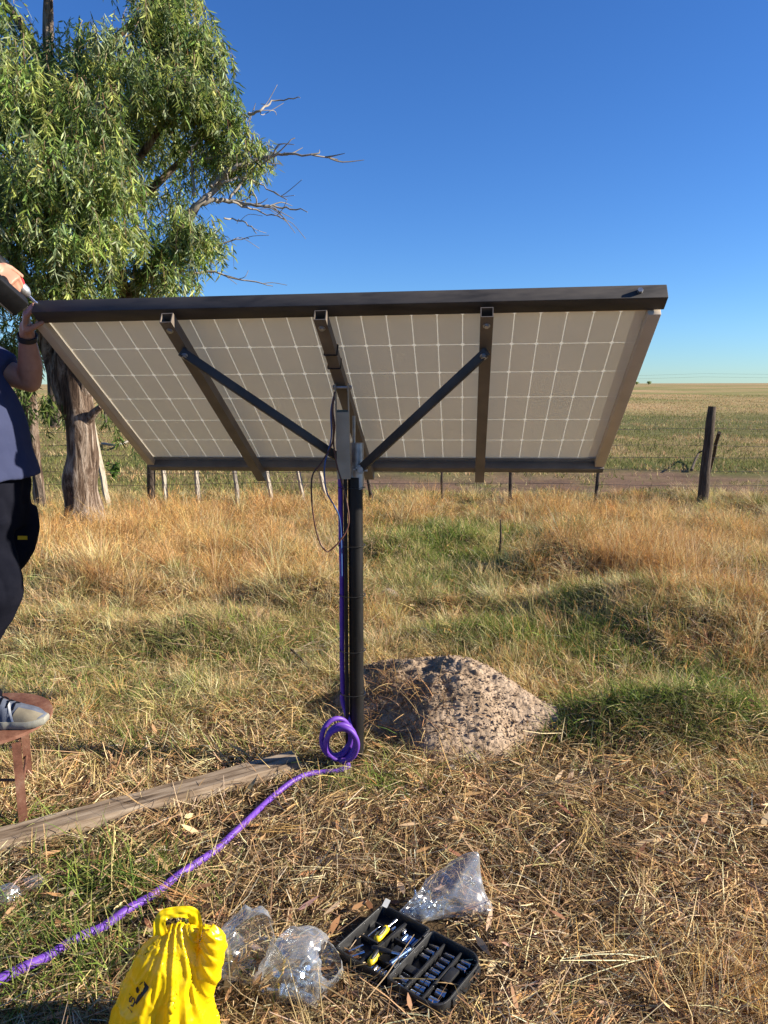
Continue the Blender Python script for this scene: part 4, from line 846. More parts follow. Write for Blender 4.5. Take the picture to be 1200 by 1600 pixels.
def stick(pts, r, lb, nm='dry_stick', m='twig'):
    bm = bmesh.new(); P = catmull(pts, 6); add_tube(bm, P, list(np.linspace(r, r * .4, len(P))), 7, wob=.25, fs=20); tag(bmesh_obj(nm, bm, M[m], None, sm=R(60)), lb, 'stick')
g = onG(778, 880); stick([g, g + Vector((.02, 0, .2)), at(782, 812, g.y)], .016, 'dark upright dead stick in the green grass right of the pole', m='wood_dark')
g = onG(455, 1037, .06); stick([g, onG(472, 1055, .07), onG(486, 1068, .03)], .007, 'short dark stick in the grass left of the pole', m='wood_dark')
g = onG(186, 705, .02); stick([onG(160, 695, .05), g + Vector((0, 0, .15)), onG(215, 688, .1), onG(240, 684, .05)], .04, 'fallen dead branch on the turf behind the gum tree', 'fallen_branch')
stick([onG(1080, 740, .05), onG(1092, 722, .2), at(1112, 706, 14.2)], .03, 'mossy bent stick standing on the track right of the thick post', 'fallen_branch', 'wood_dark')

def board():
    a, b = BRD_A.copy(), BRD_B.copy(); a.z = gzf(a.x, a.y) + .036; b.z = gzf(b.x, b.y) + .03; d = (b - a); L_ = d.length; d /= L_; s = Vector((-d.y, d.x, 0)); bm = bmesh.new(); n = 46; W, T = .118, .046; rows = []
    prof = [(-.5, -.5), (-.5, .2), (-.44, .5), (-.25, .47), (0, .5), (.2, .46), (.44, .5), (.5, .2), (.5, -.5)]
    for k in range(n + 1):
        t = k / n; c = a + (b - a) * t + s * .006 * math.sin(t * 5); ring = []
        for i, (u, v) in enumerate(prof):
            p = c + s * u * W * (1 + .05 * mnoise.noise(Vector((t * 9, 0, i)))) + Vector((0, 0, v * T + .003 * mnoise.noise(Vector((t * 14, i * 1.7, 2)))))
            if k == 0: p += d * .012 * mnoise.noise(Vector((i * .9, 4, 0)))
            ring.append(bm.verts.new(p))
        rows.append(ring)
    for k in range(n):
        for i in range(len(prof)): bm.faces.new((rows[k][i], rows[k][(i + 1) % len(prof)], rows[k + 1][(i + 1) % len(prof)], rows[k + 1][i]))
    bm.faces.new(rows[0]); bm.faces.new(rows[-1][::-1])
    m = surf('weathered_board', [(.32, (.055, .038, .026)), (.44, (.17, .122, .082)), (.54, (.25, .19, .135)), (.70, (.34, .275, .205))], 13, rough=.85, bump=.7, bscale=26, spec=.15)
    # the grain follows the board
    nt = m.node_tree; mp = [x for x in nt.nodes if x.type == 'MAPPING'][0]; mp.vector_type = 'TEXTURE'; mp.inputs['Rotation'].default_value = (0, 0, math.atan2(d.y, d.x)); mp.inputs['Scale'].default_value = (3.2, .35, .35)
    tag(bmesh_obj('timber_board', bm, m, None, sm=R(40)), 'long weathered timber board lying on the grass from the stool to the pole', 'board')
board()
# ------------------------------------------------------------------ stool
SX, SY, SZ = -1.600, 2.785, .385
def stool():
    t = empty('stool', (SX, SY, gzf(SX, SY)), 'rusty iron stool with a round seat that the man stands on', 'stool')
    bm = bmesh.new(); prof = [(0, 0), (.241, 0), (.252, -.003), (.253, -.015), (.246, -.018), (0, -.018)]; n = 48; rings = []
    for r, z in prof[1:-1]: rings.append([bm.verts.new((SX + r * math.cos(k * math.tau / n), SY + r * math.sin(k * math.tau / n), SZ + z)) for k in range(n)])
    for i in range(len(rings) - 1):
        for k in range(n): bm.faces.new((rings[i][k], rings[i][(k + 1) % n], rings[i + 1][(k + 1) % n], rings[i + 1][k]))
    bm.faces.new(rings[0]); bm.faces.new(rings[-1][::-1]); bmesh_obj('seat', bm, M['rust'], t, sm=R(40))
    feet = []
    for dx, dy in ((.200, -.150), (-.16, -.15), (.06, .19), (-.16, .16)):
        a = Vector((SX + dx, SY + dy, SZ - .024)); b = Vector((SX + dx * 1.0, SY + dy * 1.0, gzf(SX + dx, SY + dy) - .02)); bm = bmesh.new()
        w = .032; x, y, z = Vector((.86, .5, 0)), Vector((-.5, .86, 0)), 0
        for off, ww, hh in ((Vector((0, 0, 0)), w, .005),): add_bar(bm, a + y * -.014, b + y * -.014, w, .0055, up=y)
        add_bar(bm, a + x * (w / 2 - .003) , b + x * (w / 2 - .003), .0055, .030, up=y)
        bmesh_obj('leg', bm, M['rust'], t, sm=R(30)); feet.append((a, b))
    def mid(i, f): return feet[i][0].lerp(feet[i][1], f)
    for i, j, f in ((0, 1, .42), (0, 2, .62), (2, 3, .42), (1, 3, .62)):
        bm = bmesh.new(); add_cyl(bm, mid(i, f), mid(j, f), .0055, n=10); bmesh_obj('stretcher', bm, M['rust'], t, sm=R(40))
stool()

# ------------------------------------------------------------------ the man
def limb(bm, pts, rad, n=16, k=5, cap=True):
    P = catmull(pts, k); add_tube(bm, P, rad, n)
    if cap:
        rr = rad if hasattr(rad, '__len__') else [rad, rad]
        add_ell(bm, P[0], (rr[0],) * 3, sub=2); add_ell(bm, P[-1], (rr[-1],) * 3, sub=2)
def loft(bm, secs, n=28):
    """secs: (centre, half-size along x, half-size along y)"""
    rings = []
    for c, rx, ry in secs:
        ring = []
        for k in range(n):
            a = k * math.tau / n; ca, sa = math.cos(a), math.sin(a); e = .82
            ring.append(bm.verts.new(Vector(c) + Vector((rx * math.copysign(abs(ca) ** e, ca), ry * math.copysign(abs(sa) ** e, sa), 0))))
        rings.append(ring)
    for i in range(len(rings) - 1):
        for k in range(n): bm.faces.new((rings[i][k], rings[i][(k + 1) % n], rings[i + 1][(k + 1) % n], rings[i + 1][k]))
    bm.faces.new(rings[0][::-1]); bm.faces.new(rings[-1])
def wrinkle(me, fs, amp, seed, st=(1, 1, 1)):
    for v in me.vertices:
        p = Vector((v.co.x * st[0], v.co.y * st[1], v.co.z * st[2])) * fs + Vector((seed, 0, 0)); v.co += v.normal * amp * (abs(mnoise.noise(p)) * 2 - .5 + .6 * mnoise.noise(p * 2.3))
    me.update(); smooth(me)

TX, TY = -1.548, 2.835                                # middle of the torso
HIPZ = 1.30
shL = Vector((-1.632, 3.005, 1.815)); elL = at(47, 596, 3.02); wrL = at(43, 530, 2.945); haL = at(41, 503, 2.905)
shR = Vector((-1.632, 2.665, 1.825)); elR = Vector((-1.700, 2.515, 2.055)); wrR = at(-34, 400, 2.665); haR = at(4, 430, 2.685)
DR_T = at(64, 481, 2.862); DR_B = at(-16, 400, 2.74)   # drill axis: bit tip and rear end
def hand(bm, wrist, palm_c, palm_dir, palm_n, curl, flat=1.0, thumb_dir=None, side=1):
    """palm from the wrist, four unequal fingers bent by curl (3 angles), thumb from the side of the palm"""
    d = palm_dir.normalized(); n_ = (palm_n - d * palm_n.dot(d)).normalized(); s = d.cross(n_) * side
    k0 = palm_c + d * .042
    rings = []
    for off, hw, th in ((-.055, .026, .017), (-.03, .034, .016), (0, .040, .015), (.03, .042, .014), (.044, .040, .012)):
        c = palm_c + d * off; rings.append([bm.verts.new(c + s * hw * math.cos(a) + n_ * th * math.sin(a)) for a in [i * math.tau / 14 for i in range(14)]])
    for i in range(len(rings) - 1):
        for k in range(14): bm.faces.new((rings[i][k], rings[i][(k + 1) % 14], rings[i + 1][(k + 1) % 14], rings[i + 1][k]))
    bm.faces.new(rings[0][::-1]); bm.faces.new(rings[-1])
    for off, ln, r in ((-.030, .80, .0082), (-.010, .93, .0088), (.011, 1.0, .0090), (.031, .92, .0088)):
        p = k0 + s * off - d * .008; pts = [p - d * .02]; ang = 0; seg = (.043 * ln, .028 * ln, .022 * ln); pts.append(p)
        for g_, c_ in zip(seg, curl):
            ang += c_; p = p + (d * math.cos(ang) + n_ * math.sin(ang)) * g_; pts.append(p)
        add_tube(bm, pts, [r * 1.05, r * 1.05, r, r * .95, r * .8], 10); add_ell(bm, pts[-1], (r * .8,) * 3, sub=2)
        for q in pts[1:-1]: add_ell(bm, q, (r * 1.04,) * 3, sub=2)
    tb = palm_c + s * .030 - d * .022; td = thumb_dir.normalized(); pts = [tb, tb + (td + s * .4).normalized() * .032, tb + (td + s * .4).normalized() * .032 + td * .030, tb + (td + s * .4).normalized() * .032 + td * .055]
    add_tube(bm, pts, [.014, .0115, .0105, .0085], 10); add_ell(bm, pts[-1], (.0085,) * 3, sub=2)
    for q in pts[1:-1]: add_ell(bm, q, (.011,) * 3, sub=2)

def man():
    t = empty('person', (TX, TY, SZ), 'man in a navy shirt and black work trousers standing on the stool with a drill', 'person')
    bm = bmesh.new()
    # torso, neck, head
    loft(bm, [((TX + .015, TY, 1.24), .105, .155), ((TX + .02, TY, 1.40), .12, .16), ((TX, TY, 1.58), .115, .155), ((TX - .05, TY, 1.74), .105, .16), ((TX - .075, TY, 1.82), .085, .15), ((TX - .085, TY, 1.87), .055, .08)])
    limb(bm, [(TX - .085, TY, 1.83), (TX - .07, TY, 1.90), (TX - .045, TY, 1.96)], [.062, .056, .055])
    hc = Vector((TX - .03, TY, 2.055)); add_ell(bm, hc, (.098, .077, .115)); add_ell(bm, hc + Vector((.035, 0, -.062)), (.058, .055, .058)); add_ell(bm, hc + Vector((.065, 0, -.095)), (.025, .028, .018))
    add_tube(bm, [hc + Vector((.090, 0, .018)), hc + Vector((.112, 0, -.022)), hc + Vector((.098, 0, -.034))], [.009, .015, .011], 8); add_tube(bm, [hc + Vector((.086, -.035, .028)), hc + Vector((.094, 0, .030)), hc + Vector((.086, .035, .028))], [.01, .011, .01], 8)
    add_tube(bm, [hc + Vector((.085, -.022, -.064)), hc + Vector((.096, 0, -.062)), hc + Vector((.085, .022, -.064))], [.006, .008, .006], 8)
    for s in (-1, 1): add_ell(bm, hc + Vector((-.005, s * .078, -.01)), (.020, .009, .034), sub=2); add_ell(bm, hc + Vector((.078, s * .033, .006)), (.014, .014, .010), sub=2)
    # arms
    limb(bm, [shL, shL.lerp(elL, .5) + Vector((-.01, .01, -.005)), elL], [.058, .052, .043]); limb(bm, [elL, elL.lerp(wrL, .4) + Vector((.004, 0, 0)), wrL], [.044, .046, .031])
    limb(bm, [shR, shR.lerp(elR, .5), elR], [.058, .052, .043]); limb(bm, [elR, elR.lerp(wrR, .4), wrR], [.043, .043, .030])
    # hands: left one grips the rail end from below, right one wraps the drill handle
    hand(bm, wrL, haL, (haL - wrL) + Vector((.01, .0, .02)), Vector((1, .25, .1)), (R(35), R(60), R(45)), thumb_dir=Vector((.75, -.12, .35)), side=-1)
    limb(bm, [wrL, haL - (haL - wrL) * .3], [.030, .027], 12)
    hand(bm, wrR, haR, (haR - wrR) + Vector((.03, 0, -.02)), Vector((.15, .65, -.75)), (R(55), R(75), R(50)), thumb_dir=Vector((.25, .85, -.35)))
    limb(bm, [wrR, haR - (haR - wrR).normalized() * .03], [.030, .027], 12)
    # legs under the cloth
    feet = {}
    for s, kx, ax in ((-1, -1.460, -1.545), (1, -1.61, -1.85)):
        y = TY + s * .095; hip = Vector((TX + .02, y, HIPZ - .03)); kn = Vector((kx, y + s * .01, .89)); an = Vector((ax, y + s * .01, SZ + .105)); limb(bm, [hip, hip.lerp(kn, .5) + Vector((-.03, 0, 0)), kn + Vector((-.035, 0, 0))], [.075, .058, .046]); limb(bm, [kn + Vector((-.035, 0, 0)), kn.lerp(an, .45) + Vector((-.065, 0, 0)), an], [.046, .046, .036])
        limb(bm, [an, an + Vector((.05, 0, -.055)), an + Vector((.15, 0, -.07))], [.036, .034, .026]); feet[s] = an
    me = remesh(bm, .0048, 3, .5); link('body', me, M['skin'], t)
    # hair
    bm = bmesh.new(); add_ell(bm, hc + Vector((-.012, 0, .022)), (.102, .083, .108), sub=4)
    for f in [f for f in bm.faces if f.calc_center_median().x > hc.x + .055 + (.0 if f.calc_center_median().z > hc.z + .05 else -.06) and f.calc_center_median().z < hc.z + .095 or f.calc_center_median().z < hc.z - .045]: bm.faces.remove(f)
    bmesh.ops.delete(bm, geom=[v for v in bm.verts if not v.link_faces], context='VERTS')
    for v in bm.verts: v.co += (v.co - hc).normalized() * .004 * mnoise.noise(v.co * 60)
    bmesh_obj('hair', bm, M['hair'], t, sm=R(60))
    # shirt
    bm = bmesh.new()
    loft(bm, [((TX + .03, TY, 1.345), .170, .200), ((TX + .03, TY, 1.37), .167, .198), ((TX + .025, TY, 1.45), .150, .190), ((TX + .010, TY, 1.55), .148, .188), ((TX - .018, TY, 1.66), .138, .186), ((TX - .06, TY, 1.76), .125, .190), ((TX - .078, TY, 1.825), .100, .175), ((TX - .088, TY, 1.865), .068, .10), ((TX - .088, TY, 1.882), .062, .075)], 36)
    limb(bm, [Vector((TX - .07, TY + .12, 1.79)), shL, shL.lerp(elL, .45), shL.lerp(elL, .62)], [.09, .082, .074, .072], cap=False)
    limb(bm, [Vector((TX - .07, TY - .12, 1.79)), shR, shR.lerp(elR, .45), shR.lerp(elR, .68)], [.09, .082, .072, .070], cap=False)
    me = remesh(bm, .009, 5, .5); wrinkle(me, 7, .006, 3, (1, 1, .6)); sh = link('shirt', me, M['shirt'], t)
    # trousers
    bm = bmesh.new()
    loft(bm, [((TX + .02, TY, 1.15), .125, .165), ((TX + .02, TY, 1.22), .135, .178), ((TX + .02, TY, 1.30), .138, .180), ((TX + .02, TY, 1.39), .135, .175)])
    for s, kx, ax in ((-1, -1.460, -1.545), (1, -1.61, -1.85)):
        y = TY + s * .098; P = [(TX + .022, y, 1.20), (TX + .026, y, 1.08), (kx - .015, y + s * .008, .95), (kx - .045, y + s * .01, .86), (kx - .095, y + s * .012, .78), (kx - .125, y + s * .012, .70), (ax - .040, y + s * .012, .56), (ax - .014, y + s * .012, SZ + .085)]
        limb(bm, P, [.126, .114, .102, .093, .088, .080, .072, .070], 20, cap=False)
    me = remesh(bm, .009, 5, .5); wrinkle(me, 8, .009, 9, (1, 1, .8)); tr = link('trousers', me, M['trouser'], t)
    # side pocket flap and the small yellow tag on it
    from mathutils.bvhtree import BVHTree
    bt = BVHTree.FromPolygons([v.co[:] for v in me.vertices], [p.vertices[:] for p in me.polygons]); off = Vector(t.location)
    def stuck(px, py, lift):
        d = ray(px, py); h = bt.ray_cast(Vector((0, 0, CAM_H)) - off, d.normalized()); 
        return (h[0] + off + h[1] * lift) if h[0] is not None else None
    def patch(nm, x0, y0, x1, y1, lift, m, nx=8, ny=8, th=.0022):
        b = bmesh.new(); g = {}
        for i in range(nx + 1):
            for j in range(ny + 1):
                p = stuck(x0 + (x1 - x0) * i / nx, y0 + (y1 - y0) * j / ny, lift)
                if p is not None: g[i, j] = b.verts.new(p)
        for i in range(nx):
            for j in range(ny):
                q = [g.get(k) for k in ((i, j), (i + 1, j), (i + 1, j + 1), (i, j + 1))]
                if all(q): b.faces.new(q)
        if not b.faces: b.free(); return
        r = bmesh.ops.solidify(b, geom=b.faces[:], thickness=-th); bmesh_obj(nm, b, m, t, sm=R(60))
    patch('yellow_tag', 27, 837, 42, 843, .003, M['yellow_tag'], 6, 3, .001)
    # wrist band
    bm = bmesh.new(); d = (haL - wrL).normalized(); c = wrL.lerp(haL, .12); x, y, z = frame(c, c + d); n = 28
    rings = [[bm.verts.new(c + d * o + (x * math.cos(a) + y * math.sin(a)) * r) for a in [k * math.tau / n for k in range(n)]] for o, r in ((-.011, .0335), (-.010, .0375), (.010, .0372), (.011, .0332))]
    for i in range(3):
        for k in range(n): bm.faces.new((rings[i][k], rings[i][(k + 1) % n], rings[i + 1][(k + 1) % n], rings[i + 1][k]))
    bmesh_obj('wrist_band', bm, M['black_plastic'], t, sm=R(40))
    # shoes
    for s in (-1, 1):
        an = feet[s]; hx = an.x - .065; y = an.y + s * .012; shoe = None
        outl = [(0, .0, .033), (.02, .0, .036), (.07, 0, .034), (.12, .002, .037), (.18, .004, .046), (.23, .004, .046), (.265, .002, .036), (.282, 0, .018)]
        Lx = np.linspace(0, .285, 26); hw = np.interp(Lx, [o[0] for o in outl], [o[2] for o in outl]); hw[0] = .016; hw[1] = .028
        top = np.interp(Lx, [0, .03, .075, .11, .15, .20, .25, .285], [.085, .098, .104, .100, .078, .060, .047, .026])
        bm = bmesh.new(); rings = []
        for k, lx in enumerate(Lx):
            ring = []
            for a in np.linspace(0, math.pi, 13):
                ring.append(bm.verts.new((hx + lx, y - s * .008 * (lx > .15) + hw[k] * math.cos(a), SZ + .022 + (top[k] - .0) * math.sin(a) ** .75)))
            rings.append(ring)
        for i in range(len(rings) - 1):
            for k in range(12): bm.faces.new((rings[i][k], rings[i][k + 1], rings[i + 1][k + 1], rings[i + 1][k]))
        bm.faces.new(rings[0]); bm.faces.new(rings[-1][::-1]); shoe = bmesh_obj('shoe', bm, M['shoe'], t, sm=R(60))
        bm = bmesh.new(); rr = []
        for zz, gr in ((.001, .0), (.008, .005), (.022, .006), (.031, .003), (.034, -.004)):
            ring = [];
            for k, lx in enumerate(Lx): ring.append(bm.verts.new((hx + lx + gr * (1 if k > 20 else -1 if k < 4 else 0), y - s * .008 * (lx > .15) + hw[k] + gr, SZ + zz + .006 * max(0, (lx - .23) / .05))))
            for k in range(len(Lx) - 1, -1, -1): lx = Lx[k]; ring.append(bm.verts.new((hx + lx + gr * (1 if k > 20 else -1 if k < 4 else 0), y - s * .008 * (lx > .15) - hw[k] - gr, SZ + zz + .006 * max(0, (lx - .23) / .05))))
            rr.append(ring)
        m_ = len(rr[0])
        for i in range(len(rr) - 1):
            for k in range(m_): bm.faces.new((rr[i][k], rr[i][(k + 1) % m_], rr[i + 1][(k + 1) % m_], rr[i + 1][k]))
        bm.faces.new(rr[0][::-1]); bm.faces.new(rr[-1]); bmesh_obj('sole', bm, M['sole'], shoe, sm=R(40))
        def over(nm, l0, l1, a0, a1, m, lift=.0022, slant=0.0):
            bm = bmesh.new(); g = []
            for l in np.linspace(l0, l1, 10):
                row = []
                for a in np.linspace(a0, a1, 9):
                    lx = l + slant * (a - a0); k = np.interp(lx, Lx, hw) + lift; tz = np.interp(lx, Lx, top) + lift
                    row.append(bm.verts.new((hx + lx + (lift if lx > .27 else 0), y - s * .008 * (lx > .15) + k * math.cos(a), SZ + .022 + tz * math.sin(a) ** .75)))
                g.append(row)
            for i in range(9):
                for j in range(8): bm.faces.new((g[i][j], g[i][j + 1], g[i + 1][j + 1], g[i + 1][j]))
            bmesh_obj(nm, bm, m, shoe, sm=R(60))
        over('toe_cap', .195, .2835, math.pi * .64, math.pi * .985, M['shoe_toe'], slant=-.02)
        over('stripe', .150, .160, math.pi * .60, math.pi * .97, M['white_tape'], .003, .022)
        for q in range(4):
            lx = .105 + q * .024; zt = SZ + .024 + np.interp(lx, Lx, top); bm = bmesh.new(); add_tube(bm, catmull([(hx + lx, y - .026, zt - .016), (hx + lx + .004, y, zt + .004), (hx + lx + .010, y + .026, zt - .016)], 4), .0032, 6); bmesh_obj('lace', bm, M['trouser'], shoe, sm=R(60))
man()

def drill():
    a, b = DR_B, DR_T; ax = (b - a).normalized(); L_ = (b - a).length
    t = empty('cordless_drill', a, 'black and red cordless drill held by the man against the top rail end', 'drill')
    x, y, z = frame(a, b)
    def P(s): return a + ax * (L_ * s)
    bm = bmesh.new(); add_tube(bm, [P(0), P(.05), P(.25), P(.42)], [.022, .029, .031, .028], 20); bmesh_obj('body', bm, M['drill_black'], t, sm=R(40))
    bm = bmesh.new(); add_tube(bm, [P(.42), P(.45), P(.54), P(.58)], [.027, .029, .027, .022], 20); bmesh_obj('torque_collar', bm, M['red_paint'], t, sm=R(40))
    bm = bmesh.new(); add_tube(bm, [P(.58), P(.60), P(.68), P(.74), P(.76)], [.021, .022, .021, .013, .008], 20); bmesh_obj('chuck', bm, M['galv'], t, sm=R(40))
    bm = bmesh.new(); add_tube(bm, [P(.75), P(.88), P(.885), P(1.0)], [.0045, .0045, .006, .006], 8); bmesh_obj('bit', bm, M['chrome'], t, sm=R(40))
    g0 = P(.16); batc = at(12, 463, 2.595); hd = (batc - g0).normalized()
    bm = bmesh.new(); add_tube(bm, [g0, g0.lerp(batc, .5), batc - hd * .03], [.020, .017, .019], 16); bmesh_obj('handle', bm, M['drill_black'], t, sm=R(40))
    u = (ax - hd * ax.dot(hd)).normalized()
    bm = bmesh.new(); add_bar(bm, batc - u * .070, batc + u * .058, .070, .046, up=hd, bev=.007); bat = bmesh_obj('battery', bm, M['drill_black'], t, sm=R(40))
    bm = bmesh.new(); v = u.cross(hd); add_bar(bm, batc - u * .055 + hd * .0235 + v * .030, batc + u * .045 + hd * .0235 + v * .030, .004, .003, up=hd); add_bar(bm, batc + u * .0575 - v * .02, batc + u * .0605 + v * .0, .02, .012, up=hd); bmesh_obj('battery_trim', bm, M['steel_dark'], bat)
drill()

# ------------------------------------------------------------------ bags
def plastic_mat(name, tint=(.93, .94, .95), haze=.12):
    m, nt, out = new_mat(name); L = nt.links.new
    tc = nd(nt, 'ShaderNodeTexCoord'); n = nd(nt, 'ShaderNodeTexNoise', Scale=8, Detail=2, Roughness=.4, Distortion=.8); L(tc.outputs['Object'], n.inputs[0])
    b = nd(nt, 'ShaderNodeBump', Strength=.8, Distance=.03); L(math_(nt, 'MULTIPLY', math_(nt, 'ABSOLUTE', math_(nt, 'SUBTRACT', n.outputs[0], .5)), -1.0), b.inputs['Height'])
    tr = nd(nt, 'ShaderNodeBsdfTransparent', Color=(*tint, 1)); g = nd(nt, 'ShaderNodeBsdfGlossy', Roughness=.16); L(b.outputs[0], g.inputs['Normal'])
    d = nd(nt, 'ShaderNodeBsdfDiffuse', Color=(.75, .77, .8, 1)); tl = nd(nt, 'ShaderNodeBsdfTranslucent', Color=(.75, .77, .8, 1)); md = nd(nt, 'ShaderNodeAddShader'); L(d.outputs[0], md.inputs[0]); L(tl.outputs[0], md.inputs[1])
    lw = nd(nt, 'ShaderNodeLayerWeight', Blend=.35); L(b.outputs[0], lw.inputs['Normal'])
    m1 = nd(nt, 'ShaderNodeMixShader'); L(math_(nt, 'MULTIPLY_ADD', math_(nt, 'POWER', lw.outputs['Facing'], 2.0), .30, haze), m1.inputs[0]); L(tr.outputs[0], m1.inputs[1]); L(d.outputs[0], m1.inputs[2])
    m2 = nd(nt, 'ShaderNodeMixShader'); L(math_(nt, 'MULTIPLY_ADD', lw.outputs['Facing'], .34, .10), m2.inputs[0]); L(m1.outputs[0], m2.inputs[1]); L(g.outputs[0], m2.inputs[2])
    L(m2.outputs[0], out.inputs[0]); return m
M['clear'] = plastic_mat('clear_plastic')
def facet_r(d, planes):
    return min(h / max(d.dot(n_), .12) for n_, h in planes)
def crumple(c, rad, seed, amp=.05, open_dir=None, open_cos=.75, sub=5, pinch=None):
    """a crumpled thin bag: a faceted lump with creases, optionally open on one side"""
    r_ = random.Random(seed); bm = bmesh.new(); bmesh.ops.create_icosphere(bm, subdivisions=sub, radius=1)
    planes = []
    for k in range(24):
        n_ = Vector((r_.gauss(0, 1), r_.gauss(0, 1), r_.gauss(0, 1))).normalized(); planes.append((n_, r_.uniform(.78, 1.05)))
    for v in bm.verts:
        d = v.co.normalized(); r = min(facet_r(d, planes), 1.25) * (1 + amp * (1 - 2 * abs(mnoise.noise(d * 2.2 + Vector((seed, 0, 0))))) + amp * .5 * mnoise.noise(d * 5 + Vector((0, seed, 0))))
        p = Vector((d.x * rad[0], d.y * rad[1], d.z * rad[2])) * r
        if pinch:
            for q, pw, w in pinch:                # pull the skin out towards a corner or peak
                k = max(0, d.dot(q.normalized())) ** pw; p += q * k * w
        v.co = p
    if open_dir is not None:
        od = open_dir.normalized(); dele = [v for v in bm.verts if Vector((v.co.x / rad[0], v.co.y / rad[1], v.co.z / rad[2])).normalized().dot(od) > open_cos + .08 * mnoise.noise(v.co * 25)]
        bmesh.ops.delete(bm, geom=dele, context='VERTS')
    zmin = -rad[2] * .82
    for v in bm.verts:
        if v.co.z < zmin: v.co.z = zmin + (v.co.z - zmin) * .1
        v.co += Vector(c)
    return bm
def clear_bags():
    g = onG(390, 1530); c = Vector((g.x - .02, g.y + .02, g.z + .088))
    bm = crumple(c, (.088, .08, .105), 21, .07, Vector((.55, -.75, .55)), .74); tag(bmesh_obj('clear_bag', bm, M['clear'], None, sm=R(75)), 'empty clear plastic bag with its open mouth facing out, right beside the yellow bag', 'plastic bag', 'clear plastic bags')
    g = onG(474, 1556); c = Vector((g.x + .006, g.y + .025, g.z + .062))
    bm = crumple(c, (.098, .075, .080), 33, .07, Vector((.9, -.1, .45)), .80, pinch=[(Vector((-.05, -.01, -.03)), 3, 1.2), (Vector((.01, .02, .03)), 3, 1)]); tag(bmesh_obj('clear_bag', bm, M['clear'], None, sm=R(75)), 'clear plastic bag with loose bolts in it, left of the tool case', 'plastic bag', 'clear plastic bags')
    c2 = c
    g = onG(693, 1432); c = Vector((g.x + .005, g.y + .025, g.z + .045))
    bm = crumple(c, (.105, .062, .050), 47, .06, None, pinch=[(Vector((.055, .03, .092)), 5, 1.0), (Vector((.06, -.02, -.01)), 4, .8), (Vector((-.065, -.035, -.01)), 4, .9)]); tag(bmesh_obj('clear_bag', bm, M['clear'], None, sm=R(75)), 'peaked clear plastic bag of bluish screws behind the tool case', 'plastic bag', 'clear plastic bags')
    r_ = random.Random(5)
    def bolt(p, ln, r, m, lb, grp):
        d = Vector((r_.gauss(0, 1), r_.gauss(0, 1), r_.gauss(0, .35))).normalized(); bm = bmesh.new(); add_cyl(bm, p, p + d * ln, r, n=8); add_cyl(bm, p - d * r * 1.3, p, r * 1.9, n=6)
        tag(bmesh_obj('bolt', bm, M[m], None, sm=R(35)), lb, 'bolt', grp)
    for k in range(22): bolt(c2 + Vector((r_.gauss(-.018, .036), r_.gauss(-.016, .024), r_.uniform(-.048, -.012))), r_.uniform(.02, .04), .0042, 'zinc', 'zinc bolt lying in the clear bag left of the tool case', 'bolts in the open clear bag')
    for k in range(34): bolt(c + Vector((r_.gauss(-.055, .03), r_.gauss(-.022, .018), r_.uniform(-.034, .004))), r_.uniform(.016, .032), .0034, 'zinc', 'bluish zinc screw in the peaked clear bag behind the tool case', 'screws in the peaked clear bag')
    for k, (px, py, s, lb) in enumerate([(56, 1388, .028, 'crumpled scrap of clear plastic on the green grass below the board'), (12, 1408, .036, 'flattened scrap of clear plastic at the left edge below the board'), (502, 1350, .014, 'tiny scrap of white plastic on the straw between board and bags')]):
        g = onG(px, py); bm = crumple(Vector((g.x, g.y, g.z + s * .6 + .008)), (s * 1.2, s, s * .7), 60 + k, .12, None, sub=4); tag(bmesh_obj('plastic_scrap', bm, M['clear'], None, sm=R(30)), lb, 'litter')
clear_bags()

def bag_mat():
    m, nt, out = new_mat('yellow_polythene'); L = nt.links.new
    tc = nd(nt, 'ShaderNodeTexCoord'); mp = nd(nt, 'ShaderNodeMapping'); mp.inputs['Scale'].default_value = (1, 1, .45); L(tc.outputs['Object'], mp.inputs[0])
    n = nd(nt, 'ShaderNodeTexNoise', Scale=9, Detail=3, Roughness=.45, Distortion=.5); L(mp.outputs[0], n.inputs[0]); r1 = math_(nt, 'ABSOLUTE', math_(nt, 'SUBTRACT', n.outputs[0], .5))
    n2 = nd(nt, 'ShaderNodeTexNoise', Scale=26, Detail=3, Distortion=.6); L(mp.outputs[0], n2.inputs[0]); r2 = math_(nt, 'ABSOLUTE', math_(nt, 'SUBTRACT', n2.outputs[0], .5))
    b = nd(nt, 'ShaderNodeBump', Strength=.7, Distance=.008); L(math_(nt, 'MULTIPLY_ADD', r2, -.30, math_(nt, 'MULTIPLY', r1, -1.0)), b.inputs['Height'])
    p = nd(nt, 'ShaderNodeBsdfPrincipled', Roughness=.30); p.inputs['Base Color'].default_value = (.92, .66, .006, 1); p.inputs['Specular IOR Level'].default_value = .5; L(b.outputs[0], p.inputs['Normal'])
    tl = nd(nt, 'ShaderNodeBsdfTranslucent', Color=(.95, .68, .006, 1)); mx = nd(nt, 'ShaderNodeMixShader'); mx.inputs[0].default_value = .30; L(p.outputs[0], mx.inputs[1]); L(tl.outputs[0], mx.inputs[2]); L(mx.outputs[0], out.inputs[0]); return m
M['yellow'] = bag_mat()
